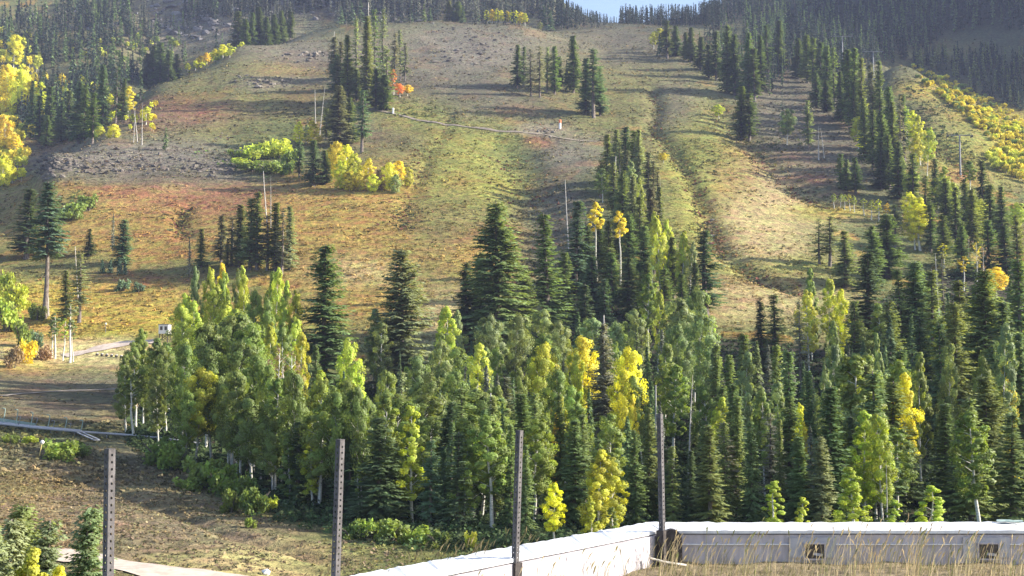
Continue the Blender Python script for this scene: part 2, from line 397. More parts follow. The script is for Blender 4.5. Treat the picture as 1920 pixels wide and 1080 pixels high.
def mat_plain(name, a, b, scale=8.0, rough=0.8, metal=0.0, bump=0.0, stretch=(1, 1, 1), lo=0.35, hi=0.65, spec=0.3, detail=5):
    m = bpy.data.materials.new(name); t, out = nt(m); N = t.nodes.new; L = t.links.new
    tc = N('ShaderNodeTexCoord'); mp = N('ShaderNodeMapping'); mp.inputs['Scale'].default_value = stretch
    n = N('ShaderNodeTexNoise'); n.inputs['Scale'].default_value = scale; n.inputs['Detail'].default_value = detail; n.inputs['Roughness'].default_value = 0.65
    L(tc.outputs['Object'], mp.inputs[0]); L(mp.outputs[0], n.inputs['Vector'])
    r = N('ShaderNodeMapRange'); r.inputs[1].default_value = lo; r.inputs[2].default_value = hi; L(n.outputs['Fac'], r.inputs[0])
    mx = N('ShaderNodeMix'); mx.data_type = 'RGBA'; mx.inputs[6].default_value = (*a, 1); mx.inputs[7].default_value = (*b, 1)
    L(r.outputs[0], mx.inputs[0])
    d = N('ShaderNodeBsdfPrincipled'); d.inputs['Roughness'].default_value = rough; d.inputs['Metallic'].default_value = metal; d.inputs['Specular IOR Level'].default_value = spec
    L(mx.outputs[2], d.inputs['Base Color'])
    if bump:
        bp = N('ShaderNodeBump'); bp.inputs['Strength'].default_value = 1; bp.inputs['Distance'].default_value = bump
        L(n.outputs['Fac'], bp.inputs['Height']); L(bp.outputs[0], d.inputs['Normal'])
    L(d.outputs[0], out.inputs[0])
    return m

M_GROUND = mat_vcol('hillside_ground', 'col', 0, 0.9, 0.55)
M_SHRUB = mat_vcol('shrub_leaf', 'col', 0.3, 0, 1, 0.8, detail=False)
M_NEEDLE = mat_leaf('needles', 0.38, 0.55, 0.25, 0.012)
M_ASPEN = mat_leaf('aspen_leaf', 0.42, 0.5, 0.3, 0.02)
M_BARK = mat_plain('spruce_bark', (0.10, 0.075, 0.06), (0.22, 0.19, 0.17), 6, 0.95, bump=0.02, stretch=(1, 1, 0.3))
M_WHITEBARK = mat_plain('aspen_bark', (0.10, 0.09, 0.08), (0.62, 0.60, 0.54), 5, 0.8, stretch=(0.6, 0.6, 2.2), lo=0.30, hi=0.48)
M_SNAG = mat_plain('dead_wood', (0.30, 0.275, 0.25), (0.58, 0.55, 0.51), 5, 0.9, stretch=(1, 1, 0.25))
M_ROCK = mat_plain('grey_rock', (0.16, 0.145, 0.14), (0.40, 0.37, 0.345), 1.3, 0.95, bump=0.06)
M_DIRT = mat_plain('dirt_road', (0.42, 0.335, 0.275), (0.60, 0.50, 0.42), 1.1, 0.95, bump=0.03, stretch=(1, 1, 1))
M_TRAIL = mat_plain('worn_trail', (0.20, 0.165, 0.125), (0.34, 0.28, 0.22), 0.8, 0.95, bump=0.03)
M_STEEL = mat_plain('galvanised_steel', (0.16, 0.165, 0.175), (0.28, 0.285, 0.30), 9, 0.55, 0.2)
M_DKSTEEL = mat_plain('dark_weathered_steel', (0.035, 0.03, 0.032), (0.09, 0.08, 0.08), 14, 0.7, 0.2)
M_POST = mat_plain('weathered_post_steel', (0.055, 0.052, 0.058), (0.13, 0.125, 0.135), 25, 0.6, 0.0, stretch=(1, 1, 0.4))
M_WALL = mat_plain('pale_wall_render', (0.32, 0.30, 0.33), (0.53, 0.50, 0.54), 3.0, 0.85, bump=0.006, stretch=(2.2, 2.2, 0.5), lo=0.3, hi=0.62)
M_PLATE = mat_plain('vent_plate_paint', (0.34, 0.345, 0.39), (0.46, 0.465, 0.51), 6, 0.7)
M_COPING = mat_plain('white_coping', (0.58, 0.59, 0.62), (0.84, 0.85, 0.87), 4, 0.6, bump=0.004)
M_SOIL = mat_plain('terrace_soil', (0.16, 0.13, 0.08), (0.34, 0.27, 0.17), 7, 0.95, bump=0.04)
M_WHITE = mat_plain('white_paint', (0.72, 0.70, 0.69), (0.84, 0.83, 0.82), 12, 0.6)
M_ORANGE = mat_plain('orange_paint', (0.62, 0.14, 0.05), (0.75, 0.22, 0.09), 12, 0.6)
M_GREENP = mat_plain('pale_green_steel', (0.20, 0.30, 0.27), (0.36, 0.45, 0.42), 8, 0.55)
M_DRY = mat_vcol('dry_grass_blade', 'col', 0.35, 0, 1, 0.7, detail=False)
M_BLACK = mat_plain('dark_panel', (0.06, 0.05, 0.045), (0.13, 0.11, 0.10), 10, 0.9)
M_RUBBER = mat_plain('dark_log_end', (0.05, 0.04, 0.035), (0.12, 0.10, 0.09), 8, 0.9)

# ------------------------------------------------------------------ ground sheet
u_mid = np.linspace(-0.47, 0.47, 400)
u_out = np.array([0.49, 0.52, 0.57, 0.65, 0.8, 1.1, 1.6, 2.6, 4.0])
US = np.concatenate([-u_out[::-1], u_mid, u_out])
YS = np.concatenate([np.array([-60., -30, 0, 12, 20, 28, 34, 40]), np.exp(np.linspace(math.log(45), math.log(1900), 450))])
GX = US[None, :] * np.maximum(YS, 15)[:, None]
GY = np.broadcast_to(YS[:, None], GX.shape).copy()
GZ = H(GX, np.maximum(GY, 28))
V = np.stack([GX, GY, GZ], -1).reshape(-1, 3)
nr, nc = GX.shape
idx = np.arange(nr * nc).reshape(nr, nc)
Q = np.stack([idx[:-1, :-1], idx[:-1, 1:], idx[1:, 1:], idx[1:, :-1]], -1).reshape(-1, 4)
me = mesh_np('hillside', V, Q, M_GROUND, True)
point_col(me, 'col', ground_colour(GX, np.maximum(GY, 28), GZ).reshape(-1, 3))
hill = tag(link('hillside', me), kind='structure')

# ------------------------------------------------------------------ roads and trails, draped over the ground
def strip(name, pts, width, mat, lift, cross=4, step=1.2):
    P = ground([p[0] for p in pts], [p[1] for p in pts])[:, :2]
    seg = np.concatenate([[0], np.cumsum(np.hypot(*np.diff(P, axis=0).T))])
    n = max(int(seg[-1] / step), 3)
    s = np.linspace(0, seg[-1], n)
    x = pchip(seg, P[:, 0], s); y = pchip(seg, P[:, 1], s)
    tx, ty = np.gradient(x), np.gradient(y)
    l = np.hypot(tx, ty) + 1e-9
    nx, ny = -ty / l, tx / l
    wj = width * (1 + 0.22 * vnoise(s / 4, s * 0, 77) + 0.16 * vnoise(s / 0.9, s * 0, 78))
    k = np.linspace(-0.5, 0.5, cross + 1)
    X = x[:, None] + nx[:, None] * wj[:, None] * k[None, :]; Y = y[:, None] + ny[:, None] * wj[:, None] * k[None, :]
    Z = H(X, Y) + lift
    idx = np.arange(X.size).reshape(X.shape)
    Q = np.stack([idx[:-1, :-1], idx[:-1, 1:], idx[1:, 1:], idx[1:, :-1]], -1).reshape(-1, 4)
    return tag(link(name, mesh_np(name, np.stack([X, Y, Z], -1).reshape(-1, 3), Q, mat, True)), kind='structure')
strip('dirt_road', [(-120, 1010), (60, 1036), (180, 1052), (300, 1070), (430, 1092), (560, 1118)], 4.4, M_DIRT, 0.10, 6, 0.8)
strip('bench_path', [(120, 668), (165, 660), (205, 650), (245, 643), (290, 640)], 4.0, M_DIRT, 0.16)
strip('valley_path', [(-60, 752), (0, 743), (60, 738), (120, 734), (180, 732), (240, 731)], 1.1, M_TRAIL, 0.12)
strip('hillside_path', [(690, 205), (740, 214), (800, 228), (870, 238), (940, 247), (1010, 252), (1070, 262), (1120, 266)], 1.5, M_TRAIL, 0.30)

# ------------------------------------------------------------------ plant prototypes (meshes shared by all copies)
def rot_basis(n, g):
    """random unit vectors pairs"""
    a = g.normal(size=(n, 3)); a /= np.linalg.norm(a, axis=1)[:, None]
    b = g.normal(size=(n, 3)); b -= (a * b).sum(1)[:, None] * a; b /= np.linalg.norm(b, axis=1)[:, None]
    return a, b

def quads_from(c, a, b, la, lb):
    """leaf quads: centre c, long axis a (half length la), cross axis b (half width lb): a rhombus"""
    n = len(c)
    V = np.empty((n, 4, 3))
    V[:, 0] = c - a * la[:, None]; V[:, 1] = c + b * lb[:, None] - a * (0.15 * la)[:, None]
    V[:, 2] = c + a * la[:, None]; V[:, 3] = c - b * lb[:, None] - a * (0.15 * la)[:, None]
    return V.reshape(-1, 3), np.arange(n * 4).reshape(n, 4)

def soft_normals(me, V, Q, out, k):
    """crowns shade as rounded masses: leaf normals lean towards the outside of the crown"""
    fn = np.cross(V[Q[:, 1]] - V[Q[:, 0]], V[Q[:, 3]] - V[Q[:, 0]]); fn /= np.linalg.norm(fn, axis=1)[:, None] + 1e-9
    o = out / (np.linalg.norm(out, axis=1)[:, None] + 1e-9)
    n = fn * (1 - k) + o * k; n /= np.linalg.norm(n, axis=1)[:, None] + 1e-9
    me.polygons.foreach_set('use_smooth', np.ones(len(Q), bool))
    me.normals_split_custom_set_from_vertices(np.repeat(n, 4, axis=0).tolist())
def face_out(V, Q, out):
    """turn the quads so that their front looks outward"""
    fn = np.cross(V[Q[:, 1]] - V[Q[:, 0]], V[Q[:, 3]] - V[Q[:, 0]])
    fl = (fn * out).sum(1) < 0
    Q = Q.copy(); Q[fl] = Q[fl][:, ::-1]
    return Q

def conifer_mesh(seed, Hh=20.0, Rr=2.6, zb=0.06, nbr=6.5, step=0.42, spray=0.42, gap=0.0, dead=0.0, power=0.85, sp_step=0.27):
    g = np.random.default_rng(seed)
    C, A, B, LA, LB, TN = [], [], [], [], [], []
    z = zb * Hh
    holes = [(g.uniform(zb, 0.95), g.uniform(0, 6.28)) for _ in range(6)]
    while z < Hh * 0.975:
        t = (z - zb * Hh) / (Hh * (1 - zb))
        prof = (1 - t) ** power * min(1.0, 0.62 + 3.0 * t)
        zlev = z
        for k in range(max(3, int(g.poisson(nbr)))):
            az = g.uniform(0, 2 * math.pi); z = zlev + g.uniform(-0.75, 0.75) * step
            if g.random() < gap: continue
            L = Rr * prof * g.uniform(0.62, 1.12) + 0.16
            for (hz, ha) in holes:
                if abs(t - hz) < 0.06 and math.cos(az - ha) > 0.5: L *= 0.55
            up = -0.30 + 0.75 * t ** 1.2 + g.normal() * 0.07
            o = np.array([math.cos(az), math.sin(az), 0.0]); sd_ = np.array([-math.sin(az), math.cos(az), 0.0])
            n = max(2, int(L / sp_step))
            r = np.linspace(0.18, 1.0, n) * L
            zz = z + up * r - 0.10 * r * r / max(L, 0.5) + 0.16 * np.maximum(r / L - 0.65, 0) * L
            for side in (-1, 1, 0):
                m = n
                ang = side * g.uniform(0.55, 1.0, m) if side else g.normal(0, 0.15, m)
                dr = o[None] * np.cos(ang)[:, None] + sd_[None] * np.sin(ang)[:, None]
                dr = dr + np.array([0, 0, 1.0]) * (up * 0.4 - 0.35 - g.uniform(0, 0.35, m))[:, None] * (1.0 if side else 0.5)
                dr /= np.linalg.norm(dr, axis=1)[:, None]
                ln = spray * (1.1 - 0.45 * r / L) * g.uniform(0.6, 1.25, m) * (0.55 + 0.45 * prof)
                c = o[None] * r[:, None] + np.array([0, 0, 1.0]) * zz[:, None] + dr * ln[:, None] * 0.8
                cr = np.cross(dr, np.array([0, 0, 1.0])); cr /= np.linalg.norm(cr, axis=1)[:, None] + 1e-9
                cr = cr + np.array([0, 0, 1.0]) * g.normal(0, 0.45, m)[:, None]; cr /= np.linalg.norm(cr, axis=1)[:, None]
                C.append(c); A.append(dr); B.append(cr); LA.append(ln); LB.append(ln * g.uniform(0.34, 0.55, m))
                tb = g.normal(1.0, 0.13)
                TN.append(np.clip(tb * g.uniform(0.7, 1.3, m), 0.4, 1.7))
        z = zlev + step * g.uniform(0.75, 1.25) * (0.65 + 0.5 * (1 - t))
    C, A, B, LA, LB, TN = map(np.concatenate, (C, A, B, LA, LB, TN))
    V, Q = quads_from(C, A, B, LA, LB)
    out = np.stack([C[:, 0], C[:, 1], 0.35 * np.hypot(C[:, 0], C[:, 1]) + 0.12], 1)
    Q = face_out(V, Q, out)
    crown = mesh_np('conifer_crown', V, Q, M_NEEDLE); face_attr(crown, 'tone', TN); soft_normals(crown, V, Q, out, 0.6)
    mb = MB(); zs = np.linspace(-0.03, 0.985, 8) * Hh
    r0 = 0.016 * Hh if Rr > 2 else 0.012 * Hh
    lean = g.normal(0, 0.05, 2)
    mb.tube([(lean[0] * math.sin(q / 5), lean[1] * math.sin(q / 4), q) for q in zs], [max(r0 * (1 - q / Hh) ** 0.8, 0.03) for q in np.clip(zs, 0, Hh)], 8)
    for _ in range(18 if zb > 0.2 else 7):          # dead stubs below the crown
        zq = g.uniform(0.02, max(zb, 0.1)) * Hh; az = g.uniform(0, 6.28); l = g.uniform(0.3, 1.0)
        mb.tube([(0, 0, zq), (math.cos(az) * l, math.sin(az) * l, zq - 0.2 * l)], [0.035, 0.012], 4, False)
    trunk = mb.mesh('conifer_trunk', M_BARK, True)
    return crown, trunk, Hh, float(np.percentile(np.hypot(V[:, 0], V[:, 1]), 88))

def aspen_mesh(seed, Hh=12.0, Rr=1.9, zb=0.24, clumps=54, per=220, leaf=0.082, shape=0, bare=0.0):
    g = np.random.default_rng(seed)
    mb = MB()
    zs = np.linspace(-0.03, 0.93, 9) * Hh
    wx = np.cumsum(g.normal(0, 0.05, 9)) * Hh / 12; wy = np.cumsum(g.normal(0, 0.05, 9)) * Hh / 12
    wx -= wx[0]; wy -= wy[0]
    mb.tube([(wx[i], wy[i], zs[i]) for i in range(9)], [max(0.0125 * Hh * (1 - max(zs[i], 0) / Hh) ** 0.8, 0.02) for i in range(9)], 7)
    C, TN, NR = [], [], []
    for i in range(clumps):
        t = (i + g.random()) / clumps
        if shape == 0: pr = math.sin(math.pi * min(0.16 + 0.80 * t, 1)) ** 0.75      # plume
        elif shape == 1: pr = (1 - t) ** 0.6 * min(1, 0.5 + 3 * t) + 0.08             # pointed
        else: pr = math.sqrt(max(1 - (2 * t - 0.9) ** 2 * 0.85, 0.02))               # broad round
        zc = (zb + (1 - zb) * t * 0.97) * Hh
        az = i * 2.399 + g.normal(0, 0.5); rr = Rr * pr * (g.random() ** 0.55) * 0.86
        tx, ty = np.interp(zc, zs, wx), np.interp(zc, zs, wy)
        c = np.array([tx + rr * math.cos(az), ty + rr * math.sin(az), zc])
        if rr > 0.35 and g.random() < 0.75:
            z0 = max(zc - rr * g.uniform(0.5, 1.1), 0.15 * Hh)
            mb.tube([(np.interp(z0, zs, wx), np.interp(z0, zs, wy), z0), tuple(c * 0.55 + 0.45 * np.array([tx, ty, z0 + 0.1])), tuple(c)], [0.028 * Hh / 12 + 0.01, 0.02, 0.008], 4, False)
        if g.random() < bare: continue
        cr = g.uniform(0.32, 0.62) * (0.55 + 0.45 * pr) * Rr / 1.9
        n = int(per * g.uniform(0.6, 1.3))
        p = g.normal(size=(n, 3)); p /= np.linalg.norm(p, axis=1)[:, None]
        p *= (g.random(n) ** 0.42)[:, None] * cr * np.array([1.05, 1.05, 1.0])
        C.append(c + p); NR.append(p + (c - np.array([tx, ty, zc])) * 0.5 + np.array([0, 0, 0.15]))
        TN.append(np.clip(g.normal(1.0, 0.10) * g.uniform(0.72, 1.28, n), 0.4, 1.7))
    C, TN, NR = map(np.concatenate, (C, TN, NR))
    n = len(C)
    a, b = rot_basis(n, g)
    nr = NR / (np.linalg.norm(NR, axis=1)[:, None] + 1e-6)
    # leaves lie mostly across the outward direction
    a = a - (a * nr).sum(1)[:, None] * nr * 0.7; a /= np.linalg.norm(a, axis=1)[:, None]
    b = np.cross(nr + g.normal(0, 0.35, (n, 3)), a); b /= np.linalg.norm(b, axis=1)[:, None] + 1e-9
    ls = leaf * g.uniform(0.65, 1.3, n)
    V, Q = quads_from(C, a, b, ls, ls * 0.8)
    Q = face_out(V, Q, NR)
    crown = mesh_np('aspen_crown', V, Q, M_ASPEN); face_attr(crown, 'tone', TN); soft_normals(crown, V, Q, NR, 0.55)
    trunk = mb.mesh('aspen_trunk', M_WHITEBARK, True)
    return crown, trunk, Hh, float(np.percentile(np.hypot(V[:, 0], V[:, 1]), 95))

def snag_mesh(seed, Hh=14.0, broken=False):
    g = np.random.default_rng(seed); mb = MB()
    zs = np.linspace(-0.03, 1, 8) * Hh
    mb.tube([(0.25 * math.sin(z / 6 + seed), 0.2 * math.sin(z / 5), z) for z in zs], [max(0.024 * Hh * (1 - (0.55 if broken else 0.9) * max(z, 0) / Hh), 0.03) for z in zs], 8)
    for i in range(46):
        z = g.uniform(0.18, 0.97) * Hh; az = g.uniform(0, 6.28); l = g.uniform(0.3, 1.3) * (1.05 - z / Hh) + 0.15
        mb.tube([(0.25 * math.sin(z / 6 + seed), 0.2 * math.sin(z / 5), z), (math.cos(az) * l * .6, math.sin(az) * l * .6, z - 0.08 * l), (math.cos(az) * l, math.sin(az) * l, z - 0.35 * l)], [0.045, 0.03, 0.012], 4, False)
    return mb.mesh('dead_trunk', M_SNAG, True), Hh

def bush_mesh(seed, Rr=1.0, n=900, leaf=0.10, flat=0.75):
    g = np.random.default_rng(seed); C, TN = [], []
    for i in range(15):
        az = g.uniform(0, 6.28); rr = Rr * 0.72 * math.sqrt(g.random()); zc = g.uniform(0.15, 0.85) * flat * 1.6 * Rr * (1 - 0.4 * (rr / Rr) ** 2)
        m = n // 15; p = g.normal(size=(m, 3)); p /= np.linalg.norm(p, axis=1)[:, None]; p *= (g.random(m) ** 0.45)[:, None] * Rr * g.uniform(0.26, 0.42)
        C.append(np.array([rr * math.cos(az), rr * math.sin(az), zc]) + p); TN.append(np.clip(g.normal(1, .12) * g.uniform(.7, 1.3, m), .4, 1.7))
    C, TN = np.concatenate(C), np.concatenate(TN); C[:, 2] = np.maximum(C[:, 2], 0.02)
    a, b = rot_basis(len(C), g); ls = leaf * g.uniform(0.6, 1.3, len(C))
    V, Q = quads_from(C, a, b, ls, ls * 0.7)
    me = mesh_np('bush_foliage', V, Q, M_ASPEN); face_attr(me, 'tone', TN)
    mb = MB()
    for i in range(7):
        az = g.uniform(0, 6.28); l = Rr * g.uniform(0.4, 0.8)
        mb.tube([(0.1 * math.cos(az), 0.1 * math.sin(az), -0.1), (l * .5 * math.cos(az), l * .5 * math.sin(az), l * .7), (l * math.cos(az), l * math.sin(az), l * 1.2)], [0.035, 0.025, 0.01], 4, False)
    return me, mb.mesh('bush_stem', M_BARK, True), Rr

CON = {
  'broad':  [conifer_mesh(11, 20, 3.9, 0.05, 7.5, 0.27, 0.50, power=0.66), conifer_mesh(12, 20, 3.6, 0.07, 7.5, 0.28, 0.50, power=0.74)],
  'mid':    [conifer_mesh(21, 20, 2.6, 0.05, 6.5, 0.28, 0.46, power=0.7), conifer_mesh(22, 20, 2.4, 0.08, 6, 0.29, 0.46, gap=0.1, power=0.78), conifer_mesh(23, 20, 2.5, 0.06, 6.5, 0.28, 0.44, power=0.62), conifer_mesh(24, 20, 2.3, 0.12, 5.5, 0.30, 0.46, gap=0.18, power=0.7)],
  'narrow': [conifer_mesh(31, 20, 1.55, 0.07, 6, 0.27, 0.42, power=0.7), conifer_mesh(32, 20, 1.4, 0.10, 5.5, 0.28, 0.42, gap=0.12, power=0.6), conifer_mesh(33, 20, 1.7, 0.06, 6, 0.27, 0.42, power=0.8), conifer_mesh(34, 20, 1.5, 0.16, 5, 0.30, 0.42, gap=0.2, power=0.5)],
  'sparse': [conifer_mesh(41, 20, 1.7, 0.20, 5.0, 0.42, 0.40, gap=0.25, power=0.6), conifer_mesh(42, 20, 2.2, 0.26, 5.2, 0.40, 0.42, gap=0.2, power=0.6), conifer_mesh(43, 20, 1.6, 0.14, 4.2, 0.45, 0.40, gap=0.3, power=0.45)],
  'bare':   [conifer_mesh(51, 20, 1.7, 0.46, 6.5, 0.30, 0.44, power=0.6)],
  'young':  [conifer_mesh(61, 6, 1.5, 0.03, 13, 0.14, 0.20, power=0.75, sp_step=0.10), conifer_mesh(62, 6, 1.2, 0.03, 13, 0.14, 0.19, power=0.7, sp_step=0.10)],
}
ASP = {
  'plume':  [aspen_mesh(71), aspen_mesh(72, zb=0.30, Rr=2.2, clumps=60), aspen_mesh(73, Rr=1.6, zb=0.34), aspen_mesh(74, Rr=2.1, zb=0.2, shape=1, clumps=58), aspen_mesh(75, Rr=2.1, zb=0.26, shape=2, clumps=58)],
  'pointed': [aspen_mesh(81, Rr=1.8, zb=0.15, shape=1), aspen_mesh(82, Rr=1.6, zb=0.22, shape=1, clumps=38)],
  'round':  [aspen_mesh(91, 12, 2.9, 0.32, 64, 190, 0.10, shape=2), aspen_mesh(92, 12, 2.6, 0.28, 60, 190, 0.10, shape=2)],
  'slender': [aspen_mesh(95, Rr=1.1, zb=0.5, clumps=24), aspen_mesh(96, Rr=1.2, zb=0.55, clumps=22, bare=0.25)],
  'shrubby': [aspen_mesh(111, 6, 2.3, 0.04, 60, 110, 0.10, shape=2), aspen_mesh(112, 6, 2.0, 0.05, 56, 110, 0.10, shape=0)],
  'tuft':   [aspen_mesh(121, Rr=1.1, zb=0.70, clumps=22, per=200), aspen_mesh(122, Rr=1.2, zb=0.66, clumps=24, per=200)],
  'thin':   [aspen_mesh(98, Rr=1.7, zb=0.35, clumps=40, per=26, bare=0.45)],
}
SNAG = [snag_mesh(1), snag_mesh(2, broken=True), snag_mesh(3)]
BUSH = [bush_mesh(s) for s in (1, 2, 3)]

TINT = {
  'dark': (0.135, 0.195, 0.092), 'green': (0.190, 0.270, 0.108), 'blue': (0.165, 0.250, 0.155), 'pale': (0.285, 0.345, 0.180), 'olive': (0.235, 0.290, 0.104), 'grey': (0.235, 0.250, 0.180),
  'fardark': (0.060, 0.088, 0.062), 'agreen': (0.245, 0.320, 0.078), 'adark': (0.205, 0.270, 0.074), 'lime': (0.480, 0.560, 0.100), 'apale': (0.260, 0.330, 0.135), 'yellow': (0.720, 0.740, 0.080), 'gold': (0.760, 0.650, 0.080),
  'orange': (0.750, 0.360, 0.100), 'ygreen': (0.500, 0.530, 0.080), 'rust': (0.340, 0.240, 0.150),
}
WORD = {'dark': 'dark green', 'green': 'green', 'blue': 'blue green', 'pale': 'pale green', 'olive': 'olive green', 'grey': 'greyish green', 'agreen': 'green', 'adark': 'dark green', 'lime': 'lime green',
        'apale': 'pale green', 'yellow': 'yellow', 'gold': 'golden', 'orange': 'orange', 'ygreen': 'yellow green', 'rust': 'rust brown'}

SPEC = []        # every tree and bush first as a record, built afterwards
tr = np.random.default_rng(99)
def put(kind, form, X, Y, Z, h, w, tint, zone, px):
    SPEC.append(dict(kind=kind, form=form, X=X, Y=Y, Z=Z, h=h, w=w, tint=tint, zone=zone, px=px, area=(h / Y) * (max(w, 0.1 * h) / Y)))

def plant(r):
    """one plant: an Empty at its foot with trunk and crown"""
    kind, form, h, w = r['kind'], r['form'], r['h'], r['w']
    if kind == 'spruce':
        cm, tm, Hh, Rm = CON[form][tr.integers(len(CON[form]))]; nm = 'spruce_tree'
    elif kind == 'aspen':
        cm, tm, Hh, Rm = ASP[form][tr.integers(len(ASP[form]))]; nm = 'aspen_tree'
    elif kind == 'dead':
        tm, Hh = SNAG[tr.integers(len(SNAG))]; cm = None; Rm = 1.2; nm = 'dead_tree'
    else:
        cm, tm, Rm = BUSH[tr.integers(len(BUSH))]; Hh = 1.35; nm = 'bush'
    root = link(nm, None, None, (r['X'], r['Y'], r['Z'] - 0.1))
    w = w * {'spruce': 1.22, 'aspen': 1.12}.get(kind, 1.0)
    sz = h / Hh; sx = (w / 2) / Rm if w else sz
    sx = min(max(sx, sz * 0.45), sz * 2.4)
    root.scale = (sx * tr.uniform(0.9, 1.1), sx * tr.uniform(0.9, 1.1), sz)
    ln_ = {'spruce': 0.014, 'aspen': 0.035, 'dead': 0.05}.get(kind, 0.0)
    root.rotation_euler = (tr.normal(0, ln_), tr.normal(0, ln_), tr.uniform(0, 6.28))
    if r['tint'] == 'rust' and kind == 'aspen': tm = tm
    link('trunk' if kind != 'bush' else 'stem', tm, root)
    if cm is not None:
        c = link('crown' if kind != 'bush' else 'foliage', cm, root)
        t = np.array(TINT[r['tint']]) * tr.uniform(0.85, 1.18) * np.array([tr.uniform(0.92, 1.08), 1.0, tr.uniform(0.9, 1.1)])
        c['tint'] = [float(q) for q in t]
    r['o'] = root
    return root

def hpx(d): return F_PX / d
jt = np.random.default_rng(17)
def at_base(kind, spec, zone, form='mid', tint='green'):
    """'x top base width [form] [tint]' separated by ';' : trees whose foot the picture shows"""
    rows = [s.split() for s in spec.replace('\n', ' ').split(';') if s.strip()]
    jit_ = 4.0 if kind == 'spruce' else 0.0
    P = ground([float(r[0]) + jt.uniform(-jit_, jit_) for r in rows], [float(r[2]) + jt.uniform(-jit_, jit_) * 0.8 for r in rows])
    for r, p in zip(rows, P):
        d = p[1]; h = (float(r[2]) - float(r[1])) / hpx(d) * 1.01
        fm = r[4] if len(r) > 4 and r[4] != '-' else form
        if fm == 'narrow': fm = ['narrow', 'narrow', 'narrow', 'sparse', 'mid'][jt.integers(5)]; h *= jt.uniform(0.88, 1.04)
        put(kind, fm, p[0], p[1], p[2], h, float(r[3]) / hpx(d), r[5] if len(r) > 5 else tint, zone, float(r[0]))
def at_depth(kind, spec, zone, form='mid', tint='green'):
    """'x top depth width [form] [tint]' : trees whose foot is hidden behind others"""
    for r in (s.split() for s in spec.replace('\n', ' ').split(';') if s.strip()):
        x, top, d, w = map(float, r[:4])
        X = float(side_of(x, top)) * d; z = float(H(np.array([X]), np.array([d]))[0])
        h = CAM_Z + d * float(slope_of(top)) - z
        put(kind, r[4] if len(r) > 4 and r[4] != '-' else form, X, d, z, max(h, 1.5), w / hpx(d), r[5] if len(r) > 5 else tint, zone, x)

# ---- conifers with visible feet, clump by clump
at_base('spruce', '47 350 485 46 mid dark; 86 338 600 48 bare blue; 148 470 602 32 sparse pale; 168 425 478 20 mid dark; 231 412 500 44 mid blue; 212 398 470 12 sparse grey; 192 485 512 14 young blue; 206 490 516 14 young blue; 222 484 518 15 young blue; 238 492 518 12 young blue; 125 500 600 22 narrow olive', 'on the bench below the grey outcrop')
at_base('spruce', '374 425 502 18 narrow olive; 352 442 520 12 sparse grey; 415 400 492 27 narrow grey; 437 405 498 27 sparse grey; 450 375 500 29 narrow pale; 466 358 505 32 narrow pale; 483 354 508 32 narrow olive; 497 385 505 29 narrow grey; 516 368 510 29 narrow olive; 530 388 515 27 sparse grey; 541 375 508 24 narrow pale; 425 440 500 24 narrow olive', 'in the spire clump above the lime aspens', 'narrow')
at_base('spruce', '590 262 352 38 mid blue; 562 258 335 22 narrow blue; 607 280 345 22 mid green; 632 155 272 46 mid grey; 656 180 268 26 mid green; 677 158 286 28 narrow blue; 612 190 262 22 narrow olive', 'in the clump beside the yellow thicket')
at_base('spruce', '628 62 150 18 narrow grey; 640 72 172 20 sparse grey; 655 48 186 22 narrow olive; 667 30 190 20 sparse pale; 686 10 198 22 narrow olive; 695 22 192 20 sparse grey; 706 0 184 20 narrow green; 713 8 180 18 sparse pale; 726 88 204 26 narrow green; 740 60 172 18 sparse grey; 748 54 152 16 sparse pale; 760 76 152 14 sparse grey; 632 98 168 34 mid blue; 700 128 208 38 mid blue; 718 136 206 26 mid green; 672 128 188 30 mid green; 650 110 172 24 mid dark; 733 110 160 18 narrow dark', 'in the ridge clump above the hillside path', 'narrow')
at_base('spruce', '970 80 166 20 mid dark; 984 78 160 16 narrow dark; 1000 86 178 18 sparse grey; 1013 80 182 18 sparse grey; 1026 88 176 16 sparse pale; 1041 74 176 16 narrow green; 1052 95 168 16 narrow dark; 1079 64 172 22 narrow green; 1110 84 222 34 narrow blue; 1126 116 216 24 narrow blue; 1096 96 216 24 narrow blue; 1060 110 170 14 sparse grey', 'in the spire row across the upper run', 'narrow')
at_base('spruce', '75 178 272 22 mid dark; 95 162 270 22 narrow dark; 110 188 268 22 mid blue; 128 170 268 22 mid dark; 146 148 270 26 mid blue; 160 156 266 22 narrow green; 176 160 268 22 narrow green; 190 118 240 20 narrow dark; 214 112 232 18 narrow dark; 228 140 228 16 narrow dark; 262 130 188 16 narrow dark; 307 236 280 15 mid green; 85 210 275 20 mid green; 60 150 262 20 mid dark', 'behind the grey outcrop at far left')
at_depth('spruce', '447 20 800 22 narrow dark; 460 35 790 20 narrow dark; 473 22 800 20 mid dark; 487 12 810 20 narrow dark; 500 30 795 18 narrow dark; 514 26 805 20 mid dark; 528 18 830 18 narrow dark; 545 20 850 18 narrow dark; 290 85 790 24 mid dark; 303 78 780 26 mid dark; 318 92 775 24 mid dark; 276 98 790 22 mid dark; 332 100 790 20 mid dark', 'beyond the left shoulder of the hill')
at_depth('spruce', '795 8 870 16 narrow olive; 806 14 880 16 narrow dark; 842 0 905 20 narrow olive; 858 2 905 20 mid dark; 868 10 900 16 narrow dark; 640 12 900 20 narrow dark; 660 4 910 20 narrow dark; 676 0 915 20 narrow dark; 770 18 900 16 narrow dark; 1032 18 905 18 narrow dark; 1046 22 930 18 mid dark; 1020 12 930 18 mid dark; 893 6 920 16 narrow dark', 'on the skyline above the upper run')
